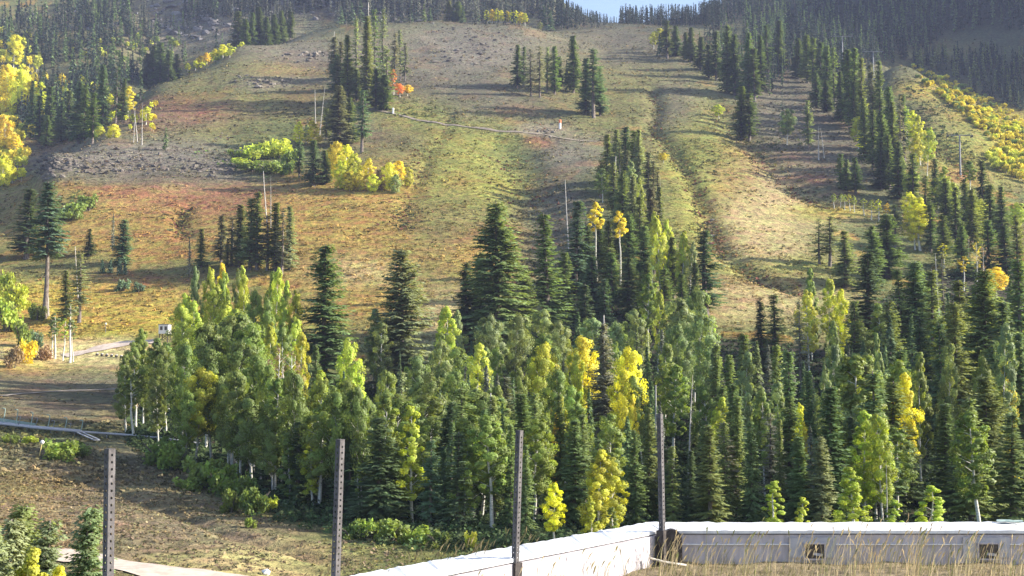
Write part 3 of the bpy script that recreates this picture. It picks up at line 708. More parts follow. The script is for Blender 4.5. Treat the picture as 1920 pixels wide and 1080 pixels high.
# strip of conifers down the middle of the slope
at_base('spruce', '1142 250 345 26 narrow olive; 1155 240 350 26 mid pale; 1170 235 360 30 mid blue; 1186 232 362 28 narrow olive; 1200 242 372 26 mid pale; 1128 290 372 22 narrow olive; 1150 300 420 26 mid pale; 1212 280 395 24 narrow grey; 1226 300 420 22 sparse grey; 1234 312 425 20 sparse grey; 1166 318 440 26 mid olive; 1190 330 455 26 mid pale; 1215 345 470 26 narrow grey; 1240 340 462 20 narrow olive; 1175 280 380 22 sparse grey; 1160 265 370 20 sparse pale', 'in the strip down the central gully')
at_depth('spruce', '1078 372 300 52 mid blue; 1025 394 268 58 mid green; 932 374 256 86 broad green; 876 488 262 42 mid dark; 900 470 270 40 mid dark; 757 464 222 92 broad pale; 612 452 214 76 mid green; 1322 428 290 58 mid blue; 1100 420 320 34 narrow green; 1122 400 330 30 narrow green; 1140 410 318 30 mid olive; 1160 392 345 28 narrow green; 1180 398 325 32 mid green; 1200 365 350 30 narrow olive; 1206 420 310 34 mid green; 1226 405 330 28 narrow dark; 1246 420 320 26 sparse grey; 1262 440 305 28 narrow green; 1280 452 300 28 narrow olive; 1110 480 290 36 mid blue; 1145 470 290 36 mid green; 1178 480 285 34 mid dark; 1210 490 280 34 mid olive; 1245 500 275 32 narrow green; 1278 510 270 30 mid green; 1060 470 285 40 mid green; 1300 490 268 28 narrow dark; 985 500 262 44 mid green; 1135 520 268 36 narrow blue; 1095 530 262 34 narrow blue', 'at the back edge of the wood')
# right of the run
at_base('spruce', '1255 38 112 24 narrow dark; 1270 44 106 20 narrow dark; 1240 60 104 18 narrow dark; 1345 56 152 24 mid dark; 1366 40 172 24 narrow green; 1378 60 178 22 narrow dark; 1400 55 186 26 narrow green; 1412 72 190 24 narrow dark; 1330 80 150 20 narrow dark; 1390 150 262 30 narrow green; 1402 172 266 24 narrow dark; 1312 66 130 22 narrow dark; 1300 50 120 22 narrow dark; 1288 54 112 20 narrow dark; 1425 60 170 22 narrow dark; 1440 44 150 22 narrow dark; 1456 40 140 22 narrow dark; 1470 160 232 14 narrow grey; 1514 188 284 16 narrow pale; 1575 286 352 22 narrow green; 1603 294 364 24 mid green; 1588 300 358 20 mid pale', 'along the right side of the upper run', 'narrow')
at_base('spruce', '1500 60 150 22 narrow dark; 1512 64 158 22 narrow green; 1526 66 166 20 narrow green; 1540 72 176 22 narrow dark; 1552 70 190 22 narrow green; 1566 84 205 22 narrow green; 1580 80 222 24 narrow dark; 1592 92 236 24 narrow green; 1604 88 244 24 narrow green; 1618 82 252 22 narrow olive; 1630 112 262 22 narrow grey; 1642 130 275 22 narrow grey; 1655 98 282 24 narrow olive; 1666 140 292 24 narrow green; 1576 130 226 22 mid dark; 1600 150 262 24 mid dark; 1622 180 300 24 mid green; 1640 200 316 26 mid green; 1658 210 330 28 mid green; 1676 190 338 22 narrow olive; 1690 180 342 22 narrow grey; 1668 250 356 28 mid green; 1650 268 352 26 mid dark; 1690 262 372 28 mid dark; 1530 130 200 20 mid dark; 1548 150 212 20 mid dark; 1710 270 384 22 narrow green; 1700 165 300 20 narrow dark', 'in the conifer belt under the chairlift', 'narrow')
at_base('spruce', '1752 296 400 24 mid dark; 1736 320 412 24 narrow green; 1775 330 430 26 mid green; 1808 330 440 26 mid olive; 1845 300 420 30 mid dark; 1862 345 450 34 mid green; 1880 330 455 30 narrow green; 1790 345 455 26 mid green; 1825 352 470 30 mid olive; 1745 380 470 26 narrow green; 1765 400 500 30 mid olive; 1808 420 520 30 mid green; 1850 410 520 34 mid green; 1890 420 530 34 mid dark; 1912 400 520 30 mid olive; 1680 380 470 24 narrow dark; 1662 398 520 46 mid green; 1638 420 540 36 mid green; 1560 404 500 36 sparse pale; 1536 410 498 30 sparse pale; 1588 430 540 40 mid pale', 'on the right slope below the tower')
at_depth('spruce', '1626 470 255 66 mid dark; 1712 486 240 70 broad green; 1690 500 238 44 mid green; 1745 500 225 44 narrow olive; 1766 470 260 34 sparse grey; 1800 520 205 60 mid olive; 1838 498 190 92 broad olive; 1880 560 170 60 mid dark; 1905 480 230 56 mid green; 1912 620 150 50 mid dark; 1790 560 180 52 mid olive; 1760 600 170 50 mid dark; 1725 590 190 44 mid dark; 1670 560 220 46 mid olive; 1600 560 225 40 mid olive; 1850 700 118 80 broad olive; 1815 740 112 60 mid olive; 1895 770 108 60 mid olive', 'in the tall stand above the right vent')

# ---- aspens with visible feet or crowns
at_base('aspen', '103 588 672 26 slender apale; 118 596 676 22 slender lime; 131 562 680 28 slender apale; 97 600 670 18 slender apale; 137 600 678 18 slender apale', 'with white trunks beside the bench path', 'slender')
at_base('aspen', '25 62 140 30 plume yellow; 14 120 215 44 shrubby gold; 38 128 222 42 shrubby yellow; 58 148 226 30 plume gold; 75 152 224 26 plume yellow; 114 136 176 22 plume gold; 122 160 210 24 plume lime; 150 138 176 20 plume ygreen; 4 290 350 34 shrubby yellow; 12 215 290 36 shrubby gold; 206 176 200 18 plume yellow; 239 160 222 30 plume gold; 274 198 234 22 plume yellow; 212 234 258 26 shrubby yellow; 186 236 256 20 shrubby ygreen; 30 250 300 26 plume gold', 'among the yellow aspens at far left', 'plume')
at_base('aspen', '352 118 136 15 plume yellow; 366 112 132 14 plume yellow; 376 104 126 14 plume gold; 388 98 122 18 plume gold; 403 90 115 18 plume yellow; 418 82 110 18 plume yellow; 431 90 108 14 plume ygreen', 'along the sunlit left shoulder of the hill', 'plume')
at_base('aspen', '563 226 275 22 plume yellow; 586 224 278 24 plume gold; 574 232 268 18 plume apale; 630 264 332 34 shrubby gold; 648 270 345 34 plume yellow; 664 286 352 30 shrubby ygreen; 690 296 350 24 plume gold; 728 304 356 30 shrubby yellow; 748 300 350 26 plume gold; 712 318 356 22 shrubby rust; 640 300 354 30 shrubby yellow; 765 312 350 20 shrubby ygreen; 618 275 330 20 plume ygreen; 676 318 358 26 shrubby gold; 700 326 360 24 shrubby yellow; 740 326 362 24 shrubby apale; 655 320 358 26 shrubby gold', 'in the thicket on the central slope', 'round')
at_base('aspen', '738 128 178 18 pointed orange; 750 156 182 20 round orange; 764 158 180 18 round gold', 'in the patch below the ridge clump', 'round')
at_depth('aspen', '914 18 842 13 plume yellow; 923 16 842 13 plume gold; 932 15 842 12 plume yellow; 941 18 842 12 plume yellow; 950 20 842 13 plume gold; 958 18 842 12 plume yellow; 967 19 842 13 plume yellow; 976 22 842 13 plume gold; 985 24 842 12 plume ygreen; 1012 40 850 14 plume olive', 'in the yellow row along the skyline', 'plume')
at_base('aspen', '1180 300 385 20 plume apale; 1205 330 425 22 plume lime; 1162 340 435 22 plume apale; 1222 372 470 20 plume apale; 1236 52 98 22 plume ygreen; 1248 56 100 20 plume agreen; 1226 60 92 14 plume ygreen; 1476 204 272 32 round apale; 1062 132 146 14 round ygreen; 1130 314 380 24 plume apale; 1145 318 384 22 plume lime; 1348 195 222 26 round ygreen; 1244 286 306 18 round gold', 'standing alone beside the upper run', 'plume')
at_base('aspen', '1612 184 240 24 plume yellow; 1624 190 250 20 plume yellow; 1610 216 280 24 plume ygreen; 1616 248 290 22 plume yellow; 1700 196 262 16 plume lime; 1712 206 280 22 plume yellow; 1726 214 310 24 plume ygreen; 1738 238 330 24 plume lime; 1686 226 262 16 plume yellow; 1716 250 330 24 plume ygreen; 1692 292 370 22 plume agreen; 1712 320 380 30 round lime; 1768 310 392 26 plume lime; 1760 330 400 28 plume agreen; 1788 340 420 22 plume lime', 'beside the conifer belt under the chairlift', 'plume')
at_base('aspen', '1564 362 392 11 slender lime; 1575 362 392 10 slender lime; 1584 364 394 11 slender lime; 1594 362 396 12 slender ygreen; 1602 366 398 11 slender lime; 1620 372 404 13 slender lime; 1634 374 412 13 slender ygreen; 1648 372 416 14 slender yellow; 1662 380 418 14 slender gold', 'in the sapling row below the right run', 'slender')
at_base('aspen', '1726 368 470 40 plume yellow; 1704 358 420 26 plume yellow; 1716 400 468 36 round yellow; 1840 372 430 30 round lime; 1868 500 560 40 round gold; 1808 480 545 22 slender gold; 1795 445 520 18 slender yellow; 1832 450 530 20 thin gold; 1845 455 535 18 thin rust; 1815 440 520 18 thin rust; 1770 455 510 18 slender yellow; 1908 380 440 34 round lime; 1818 300 356 24 plume agreen', 'on the right slope below the tower', 'plume')
at_depth('aspen', '1118 378 322 28 tuft gold; 1162 396 318 26 tuft gold; 1238 398 300 26 plume lime; 1255 410 305 26 plume lime; 1222 395 320 20 plume lime; 1275 430 290 28 plume lime; 1290 450 285 22 plume apale; 1215 510 250 34 plume agreen; 1232 540 238 26 plume ygreen; 1335 590 230 18 slender lime; 1300 540 215 60 round apale; 1275 560 205 70 round apale; 1310 585 195 64 round apale', 'at the back of the wood', 'plume')
at_depth('aspen', '''920 590 215 60 round apale; 960 588 220 56 round apale; 1010 578 225 56 round apale; 1050 602 210 56 round apale; 1110 592 215 56 round apale; 1155 602 205 54 round apale; 1200 578 220 50 round apale; 820 640 190 50 round apale; 782 662 180 50 round apale; 1092 628 178 58 round gold; 1176 652 165 62 round yellow; 1165 690 160 50 round yellow; 1022 640 176 54 round ygreen; 1000 665 168 60 round ygreen; 1075 660 172 46 round ygreen; 970 690 165 46 round agreen; 1180 735 150 26 plume gold;
  888 640 172 44 plume lime; 905 645 190 40 plume apale; 848 570 205 44 plume lime; 862 580 215 30 plume apale; 835 620 200 30 plume agreen; 672 635 178 46 round lime; 700 575 225 44 plume apale; 716 600 215 40 plume apale; 584 690 158 44 pointed lime; 605 712 152 30 plume ygreen; 735 690 160 50 plume agreen; 775 752 112 52 pointed ygreen; 890 725 132 30 slender apale; 880 790 122 24 slender apale; 1160 640 185 30 plume agreen''', 'in the middle of the wood', 'plume')
at_depth('aspen', '''352 548 212 40 plume lime; 372 500 222 30 plume apale; 395 495 224 34 plume lime; 412 508 222 32 plume lime; 440 498 226 26 plume apale; 405 530 214 46 plume lime; 425 520 216 34 plume agreen; 455 512 220 28 plume lime; 467 494 226 26 plume lime; 490 504 224 28 plume agreen; 515 498 222 24 plume lime; 530 520 216 28 plume lime; 545 540 212 34 plume ygreen; 480 540 212 40 round agreen; 500 560 206 44 round agreen; 347 568 205 44 plume lime; 365 560 208 40 plume lime; 420 560 205 44 plume lime; 440 575 200 44 plume lime; 555 590 200 36 plume lime; 565 620 190 30 plume ygreen; 535 600 196 40 plume agreen; 400 600 196 44 plume agreen; 418 488 225 24 plume gold; 510 600 190 34 plume ygreen''', 'in the bright lime stand', 'plume')
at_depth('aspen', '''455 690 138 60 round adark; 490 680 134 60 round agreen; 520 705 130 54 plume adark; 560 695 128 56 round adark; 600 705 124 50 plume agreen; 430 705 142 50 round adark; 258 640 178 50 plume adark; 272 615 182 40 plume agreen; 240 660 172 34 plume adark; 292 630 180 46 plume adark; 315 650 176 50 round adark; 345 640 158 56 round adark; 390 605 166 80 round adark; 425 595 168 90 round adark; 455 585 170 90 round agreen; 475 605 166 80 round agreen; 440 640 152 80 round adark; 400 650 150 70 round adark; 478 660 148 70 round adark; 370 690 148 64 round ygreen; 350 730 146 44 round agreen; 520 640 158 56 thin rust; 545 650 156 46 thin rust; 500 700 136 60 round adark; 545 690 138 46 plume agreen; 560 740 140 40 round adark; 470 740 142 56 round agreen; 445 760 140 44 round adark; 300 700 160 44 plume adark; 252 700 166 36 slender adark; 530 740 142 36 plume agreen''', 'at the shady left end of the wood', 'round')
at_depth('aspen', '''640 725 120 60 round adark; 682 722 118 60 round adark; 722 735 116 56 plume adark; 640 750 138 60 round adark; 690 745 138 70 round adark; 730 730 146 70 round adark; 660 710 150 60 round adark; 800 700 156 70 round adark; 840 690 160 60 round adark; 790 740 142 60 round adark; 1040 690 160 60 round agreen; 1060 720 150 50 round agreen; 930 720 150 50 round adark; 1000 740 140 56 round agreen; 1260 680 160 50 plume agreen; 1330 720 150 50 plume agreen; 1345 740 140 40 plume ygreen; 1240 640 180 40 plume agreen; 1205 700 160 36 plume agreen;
  545 808 124 36 pointed agreen; 590 806 122 34 pointed ygreen; 675 880 112 26 slender agreen; 722 890 112 34 pointed agreen; 1120 838 99 56 plume ygreen; 1148 848 100 60 plume ygreen; 1042 902 97 42 plume yellow; 1110 926 97 28 pointed ygreen; 1150 946 96 30 pointed agreen; 1030 770 125 16 plume gold; 1060 740 135 24 plume ygreen''', 'along the front of the wood', 'round')
at_depth('aspen', '''1395 655 150 46 plume apale; 1470 705 138 40 plume apale; 1432 725 130 38 plume agreen; 1548 722 130 42 plume apale; 1588 725 124 42 round apale; 1722 655 148 42 plume agreen; 1262 605 188 50 round apale; 1630 705 138 42 plume apale; 1770 640 150 40 plume apale; 1830 660 142 36 plume agreen; 1615 764 112 60 plume lime; 1652 772 110 54 plume lime; 1692 698 128 48 plume yellow; 1560 640 158 36 plume apale; 1590 660 150 40 plume apale; 1630 650 156 34 plume apale; 1655 690 143 36 plume apale; 1600 690 140 40 plume apale; 1545 680 144 36 plume apale; 1500 750 138 26 plume yellow; 1508 800 126 24 plume gold; 1680 800 122 60 plume agreen; 1640 840 114 50 plume agreen; 1600 872 95 60 pointed lime; 1444 894 94 50 pointed lime; 1497 926 92 34 pointed lime; 1672 932 93 40 pointed lime; 1745 904 94 58 pointed lime; 1520 500 250 30 plume agreen; 1515 540 240 40 plume ygreen; 1550 520 245 34 plume ygreen; 1575 540 235 30 plume yellow; 1890 672 148 30 plume gold; 1900 810 118 12 plume gold; 1870 600 143 40 plume apale; 1560 600 200 30 plume agreen; 1660 620 168 30 plume apale''', 'on the right half of the wood', 'plume')

# ---- dead standing trunks
at_base('dead', '92 462 592 8; 146 462 560 7; 500 320 420 8; 507 330 430 7; 437 408 470 6; 592 166 232 6; 600 160 252 6; 258 186 268 8; 266 190 272 8; 250 200 268 6; 1067 335 470 8; 1535 236 300 10; 1546 238 296 7; 313 256 282 4; 1152 290 420 7; 1166 310 430 6; 1240 330 430 6; 622 56 130 6; 690 0 120 6', 'standing dead on the open slope')
at_depth('dead', '1130 590 190 9; 1766 470 240 9; 1288 700 130 8; 1070 800 112 9; 870 780 118 8; 925 735 126 7; 1380 720 140 8; 1620 730 128 8; 1660 860 106 8; 1230 720 140 8; 465 700 150 8; 442 690 152 8', 'standing dead inside the wood')

# ---- filler trees of the wood: fill depth between the ones above
def filler(n, x0, x1, kinds, zone, hmin, hmax, seed, env, dfrac=(0, 1)):
    g = np.random.default_rng(seed); done = 0; tries = 0; taken = []
    while done < n and tries < n * 40:
        tries += 1
        x = g.uniform(x0, x1); f = g.uniform(*dfrac)
        d = float(wood_front(x)) + f * float(wood_back(x) - wood_front(x))
        h = g.uniform(hmin, hmax) * (0.75 + 0.35 * f)
        X = (x - 960) / F_PX * d; z = float(H(np.array([X]), np.array([d]))[0])
        top = to_pixel(np.array([X]), np.array([d]), np.array([z + h]))[1][0]
        if top < np.interp(x, env[0], env[1]): continue
        if any(math.hypot(X - a, d - b) < 2.2 for a, b in taken): continue
        taken.append((X, d))
        k, form, tint, wr = kinds[g.integers(len(kinds))]
        put(k, form, X, d, z, h, h * wr * g.uniform(0.95, 1.35), tint, zone, x); SPEC[-1]['area'] *= 0.12 if f > 0.12 else 1.0; done += 1
ENV = ([230, 300, 340, 400, 520, 560, 600, 660, 700, 820, 850, 900, 1000, 1100, 1200, 1300, 1340, 1500, 1560, 1600, 1700, 1800, 1920], [660, 640, 600, 560, 560, 640, 700, 690, 640, 670, 640, 620, 590, 580, 560, 600, 620, 640, 620, 570, 550, 530, 510])
S_, A_ = 'spruce', 'aspen'
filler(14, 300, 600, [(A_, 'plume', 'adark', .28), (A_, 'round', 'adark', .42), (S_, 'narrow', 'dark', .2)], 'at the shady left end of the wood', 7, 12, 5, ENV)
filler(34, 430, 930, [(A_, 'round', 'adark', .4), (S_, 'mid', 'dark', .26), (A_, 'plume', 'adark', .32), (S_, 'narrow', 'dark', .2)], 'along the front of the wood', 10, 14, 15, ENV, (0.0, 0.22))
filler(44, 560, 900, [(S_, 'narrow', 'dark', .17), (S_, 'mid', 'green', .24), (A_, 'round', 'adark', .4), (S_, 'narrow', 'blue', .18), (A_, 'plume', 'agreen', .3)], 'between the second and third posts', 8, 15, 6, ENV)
filler(50, 860, 1240, [(S_, 'narrow', 'olive', .17), (S_, 'mid', 'green', .24), (S_, 'narrow', 'green', .17), (A_, 'plume', 'agreen', .28), (S_, 'sparse', 'grey', .2)], 'between the third and fourth posts', 9, 16, 7, ENV)
filler(62, 1230, 1600, [(S_, 'narrow', 'green', .17), (S_, 'mid', 'olive', .22), (S_, 'narrow', 'dark', .17), (S_, 'narrow', 'olive', .18), (S_, 'sparse', 'grey', .2)], 'between the fourth post and the left vent', 9, 17, 8, ENV)
filler(50, 1580, 1930, [(S_, 'mid', 'olive', .24), (S_, 'mid', 'dark', .24), (S_, 'narrow', 'green', .18), (A_, 'plume', 'agreen', .3)], 'in the tall stand above the right vent', 11, 20, 9, ENV)
at_depth('spruce', '1330 792 104 44 mid olive; 1358 785 108 24 narrow olive; 1378 740 118 26 narrow olive; 1408 786 108 34 mid green; 1450 640 150 40 mid olive; 1398 620 185 44 mid olive; 1462 780 110 20 narrow olive; 1540 812 106 40 mid pale; 1425 560 240 30 narrow dark; 1452 548 245 32 narrow green; 1500 560 225 28 sparse grey; 846 782 112 20 narrow green; 927 735 116 30 narrow olive; 957 790 108 26 narrow green; 1005 730 122 34 mid olive; 1050 735 124 40 mid olive; 1096 770 112 34 narrow olive; 1132 600 170 44 mid grey; 596 640 172 24 narrow green; 538 705 160 22 narrow green; 755 690 150 24 narrow pale; 1262 830 106 24 narrow olive; 1215 760 116 36 mid olive; 1340 640 170 36 narrow olive; 1365 660 165 30 narrow olive; 1480 650 160 34 narrow green; 1518 690 150 30 narrow green; 1190 800 110 30 mid green; 985 830 105 30 mid green; 905 760 120 24 narrow green', 'along the front of the wood', 'narrow')

# ---- nearest young conifers at the bottom left
at_depth('spruce', '14 962 44 105 young pale; 50 938 47 100 young olive; 90 966 45 90 young pale; 171 942 48 84 young pale; -18 975 42 100 young pale', 'beside the dirt road at bottom left', 'young')
at_depth('aspen', '44 1018 42 90 pointed ygreen; 112 1050 43 60 pointed yellow', 'beside the dirt road at bottom left', 'pointed')

# ---- bushes
at_base('bush', '110 818 862 84 - agreen; 140 822 858 60 - adark; 300 808 872 90 - adark; 330 820 880 80 - agreen; 380 850 915 100 - adark; 415 860 925 90 - agreen; 450 880 940 70 - adark; 480 900 965 70 - adark; 505 925 960 34 - ygreen; 350 890 920 60 - adark; 430 905 962 50 - adark; 690 965 1010 80 - agreen; 730 960 1015 90 - adark; 780 975 1020 70 - agreen; 660 975 1010 60 - adark; 820 985 1025 60 - adark; 885 990 1032 34 - ygreen; 470 965 990 30 - agreen; 20 808 830 40 - agreen; 55 812 832 40 - ygreen', 'along the shady edge of the wood', '-', 'agreen')
at_base('bush', '450 290 312 60 - lime; 480 262 300 70 - lime; 520 252 296 70 - lime; 545 270 318 50 - agreen; 470 300 322 60 - agreen; 505 295 325 56 - agreen; 540 300 328 40 - adark; 440 275 300 40 - agreen', 'in the thicket beside the yellow aspens', '-', 'agreen')
at_base('bush', '12 545 620 60 - lime; 35 520 580 60 - ygreen; 8 500 560 50 - lime; 40 590 650 44 - agreen; 66 610 650 34 - blue; 25 640 690 40 - rust; 50 630 680 44 - gold; 80 640 675 40 - rust; 140 370 410 60 - agreen; 165 360 395 50 - agreen; 230 520 546 34 - blue; 258 524 548 30 - blue; 70 560 600 40 - agreen', 'on the bench at the left edge', '-', 'agreen')

# ---- build the plants: the 290 spruces that show largest are trees of their own, the smaller ones go into the far wood
spr = sorted([r for r in SPEC if r['kind'] == 'spruce'], key=lambda r: -r['area'])
N_OWN = 290
FAR = spr[N_OWN:]
own = set(id(r) for r in spr[:N_OWN])
PLANTS = [r for r in SPEC if r['kind'] != 'spruce' or id(r) in own]
for r in PLANTS: plant(r)

def far_cloud(rows, name, kind, mat_attr='tint'):
    """many small far trees as one mass: each a short trunk and a light crown of real sprays"""
    g = np.random.default_rng(5); Vs, Qs, Cs = [], [], []; off = 0
    prot = []
    for i in range(8):
        C, A, B, LA, LB = [], [], [], [], []
        n = 78 if i < 4 else 480
        t = g.random(n) ** 0.8
        if kind == 'spruce':
            rad = ((1 - t) ** 0.75) * g.uniform(0.25, 1.0, n) * 1.0
            az = g.uniform(0, 6.28, n)
            c = np.stack([rad * np.cos(az), rad * np.sin(az), 0.05 + 0.93 * t], 1)
            a = np.stack([np.cos(az), np.sin(az), -0.5 + g.normal(0, 0.3, n)], 1); a /= np.linalg.norm(a, axis=1)[:, None]
            b = np.stack([-np.sin(az), np.cos(az), g.normal(0, 0.5, n)], 1); b /= np.linalg.norm(b, axis=1)[:, None]
            prot.append((c, a, b, 0.48 * (1.05 - 0.6 * t) * g.uniform(0.7, 1.3, n), 0.31 * (1.05 - 0.5 * t) * g.uniform(0.7, 1.3, n)))
        else:
            p = g.normal(size=(n, 3)); p /= np.linalg.norm(p, axis=1)[:, None]; p *= (g.random(n) ** 0.4)[:, None]
            c = np.stack([p[:, 0] * 0.9, p[:, 1] * 0.9, 0.62 + 0.36 * p[:, 2]], 1)
            a, b = rot_basis(n, g)
            prot.append((c, a, b, 0.30 * g.uniform(0.6, 1.3, n), 0.26 * g.uniform(0.6, 1.3, n)))
    for r in rows:
        near = r['Y'] < 420; c, a, b, la, lb = prot[g.integers(4) + (4 if near else 0)]; q_ = 0.55 if near else 1.0
        th = g.uniform(0, 6.28); M = np.array([[math.cos(th), -math.sin(th), 0], [math.sin(th), math.cos(th), 0], [0, 0, 1]])
        rw = max(r['w'], r['h'] * 0.12) / 2; S = np.array([rw, rw, r['h']])
        V, Q = quads_from((c @ M.T) * S, (a @ M.T), (b @ M.T), la * rw * 1.1 * q_, lb * rw * 1.2 * q_)
        V = V + np.array([r['X'], r['Y'], r['Z']])
        Vs.append(V); Qs.append(Q + off); off += len(V)
        Cs.append(np.array(TINT[r['tint']])[None] * g.uniform(0.85, 1.15) * g.uniform(0.75, 1.25, (len(Q), 1)))
        k = 4; th = np.arange(k) / k * 6.28; rr = 0.012 * r['h'] + 0.05
        ring = np.stack([np.cos(th) * rr, np.sin(th) * rr, np.zeros(k)], 1)
        V = np.concatenate([ring - [0, 0, 0.5], ring * 0.3 + [0, 0, r['h'] * 0.9]]) + np.array([r['X'], r['Y'], r['Z']])
        Q = np.array([[i, (i + 1) % k, (i + 1) % k + k, i + k] for i in range(k)])
        Vs.append(V); Qs.append(Q + off); off += len(V)
        Cs.append(np.tile(np.array([[0.13, 0.115, 0.10]]) if kind == 'spruce' else np.array([[0.5, 0.48, 0.42]]), (k, 1)))
    me = mesh_np(name, np.concatenate(Vs), np.concatenate(Qs), M_FARLEAF); face_col(me, 'col', np.concatenate(Cs))
    return link(name, me)
M_FARLEAF = mat_vcol('far_needles', 'col', 0.25, 0, 1, 0.7, detail=False)

def mass(n, poly, hr, wr, tints, seed, rows, keep=None, clump=None):
    """n trees with their feet inside a picture-space polygon of the far slopes"""
    g = np.random.default_rng(seed); poly = np.array(poly, float); lo, hi = poly.min(0), poly.max(0); got = 0; xs = []
    while len(xs) < n:
        q = g.uniform(lo, hi); ins = False; j = len(poly) - 1
        for i in range(len(poly)):
            if (poly[i, 1] > q[1]) != (poly[j, 1] > q[1]) and q[0] < (poly[j, 0] - poly[i, 0]) * (q[1] - poly[i, 1]) / (poly[j, 1] - poly[i, 1]) + poly[i, 0]: ins = not ins
            j = i
        if ins: xs.append(q)
    xs = np.array(xs); P = ground(xs[:, 0], xs[:, 1])
    for q, p in zip(xs, P):
        if p[1] > 1500: continue
        if clump is not None and float(fbm(np.array([p[0] / 38]), np.array([p[1] / 60]), 333, 2)[0]) < clump: continue
        h = g.uniform(*hr)
        rows.append(dict(X=p[0], Y=p[1], Z=p[2], h=h, w=h * g.uniform(*wr), tint=tints[g.integers(len(tints))]))
far_rows = list(FAR)
mass(1250, [(1440, 150), (1500, 130), (1570, 150), (1690, 118), (1800, 60), (1920, 60), (1920, -60), (1400, -60), (1390, 30)], (14, 24), (.17, .27), ['fardark', 'fardark', 'green'], 1, far_rows)
mass(230, [(1700, 125), (1780, 150), (1860, 190), (1930, 215), (1930, 120), (1800, 100), (1740, 100)], (8, 16), (.2, .3), ['fardark', 'fardark', 'olive'], 2, far_rows)
def ridge(n, x0, x1, d0, d1, top, seed):
    g = np.random.default_rng(seed)
    for _ in range(n):
        x = g.uniform(x0, x1); d = g.uniform(d0, d1); X = (x - 960) / F_PX * d; z = float(H(np.array([X]), np.array([d]))[0])
        tp = np.interp(x, top[0], top[1]) + abs(g.normal(0, 9)); h = CAM_Z + d * float(slope_of(tp)) - z
        if 5 < h < 26: far_rows.append(dict(X=X, Y=d, Z=z, h=h, w=h * g.uniform(.16, .27), tint='fardark'))
ridge(260, 1000, 1172, 905, 1040, ([1000, 1060, 1100, 1130, 1172], [-40, -6, 14, 22, 34]), 3)
ridge(210, 1166, 1345, 935, 1050, ([1166, 1200, 1260, 1300, 1345], [4, 8, 4, 6, -6]), 31)
ridge(200, 1330, 1450, 900, 1100, ([1330, 1400, 1450], [0, -30, -40]), 32)
mass(110, [(1300, 110), (1440, 190), (1500, 130), (1420, 70), (1310, 70)], (14, 22), (.15, .22), ['fardark', 'fardark', 'green'], 9, far_rows)
mass(420, [(640, 50), (820, 44), (1000, 50), (1000, -60), (640, -60)], (14, 22), (.16, .25), ['fardark', 'fardark', 'grey'], 4, far_rows)
mass(380, [(440, 85), (640, 46), (640, -60), (400, -60)], (12, 22), (.16, .24), ['fardark', 'fardark', 'grey'], 5, far_rows, clump=-0.12)
mass(150, [(270, 155), (340, 130), (430, 90), (400, 0), (240, 60)], (10, 20), (.18, .26), ['fardark', 'fardark', 'green'], 6, far_rows, clump=-0.15)
mass(480, [(0, 250), (70, 255), (200, 200), (260, 150), (240, 20), (120, 0), (0, 0)], (12, 22), (.22, .32), ['fardark', 'green', 'fardark'], 7, far_rows, clump=-0.05)
mass(260, [(0, 110), (440, 60), (440, -50), (0, -50)], (12, 20), (.16, .25), ['fardark', 'grey'], 8, far_rows, clump=0.0)
tag(far_cloud(far_rows, 'distant_conifer_wood', 'spruce'), 'dark mass of small distant conifers over the upper slopes and skyline', 'conifer wood', kind='stuff')
asp_rows = []
mass(120, [(0, 60), (60, 80), (90, 160), (80, 230), (40, 350), (0, 350)], (5, 10), (.5, .8), ['yellow', 'gold', 'ygreen', 'gold'], 11, asp_rows)
mass(40, [(140, 260), (290, 250), (300, 190), (220, 150), (140, 150)], (3, 6), (.6, .9), ['yellow', 'ygreen', 'gold'], 12, asp_rows)
mass(520, [(1690, 122), (1730, 128), (1800, 160), (1870, 195), (1930, 230), (1930, 335), (1880, 290), (1830, 240), (1760, 180)], (1.0, 3.2), (.8, 1.7), ['yellow', 'gold', 'gold', 'gold', 'ygreen', 'gold', 'agreen'], 13, asp_rows, clump=-0.3)
mass(60, [(1860, 320), (1930, 350), (1930, 300), (1850, 290)], (2.5, 5), (.8, 1.1), ['yellow', 'gold', 'ygreen'], 14, asp_rows)
mass(60, [(330, 135), (430, 90), (480, 78), (440, 100), (350, 142)], (1.6, 3.5), (.9, 1.3), ['ygreen', 'yellow', 'lime'], 15, asp_rows)
mass(50, [(120, 110), (230, 130), (330, 110), (330, 70), (150, 60)], (3, 6), (.8, 1.1), ['agreen', 'ygreen', 'olive'], 16, asp_rows)
tag(far_cloud(asp_rows, 'golden_aspen_scrub', 'aspen'), 'golden aspen scrub along the right shoulder and far left slope', 'aspen scrub', kind='stuff')

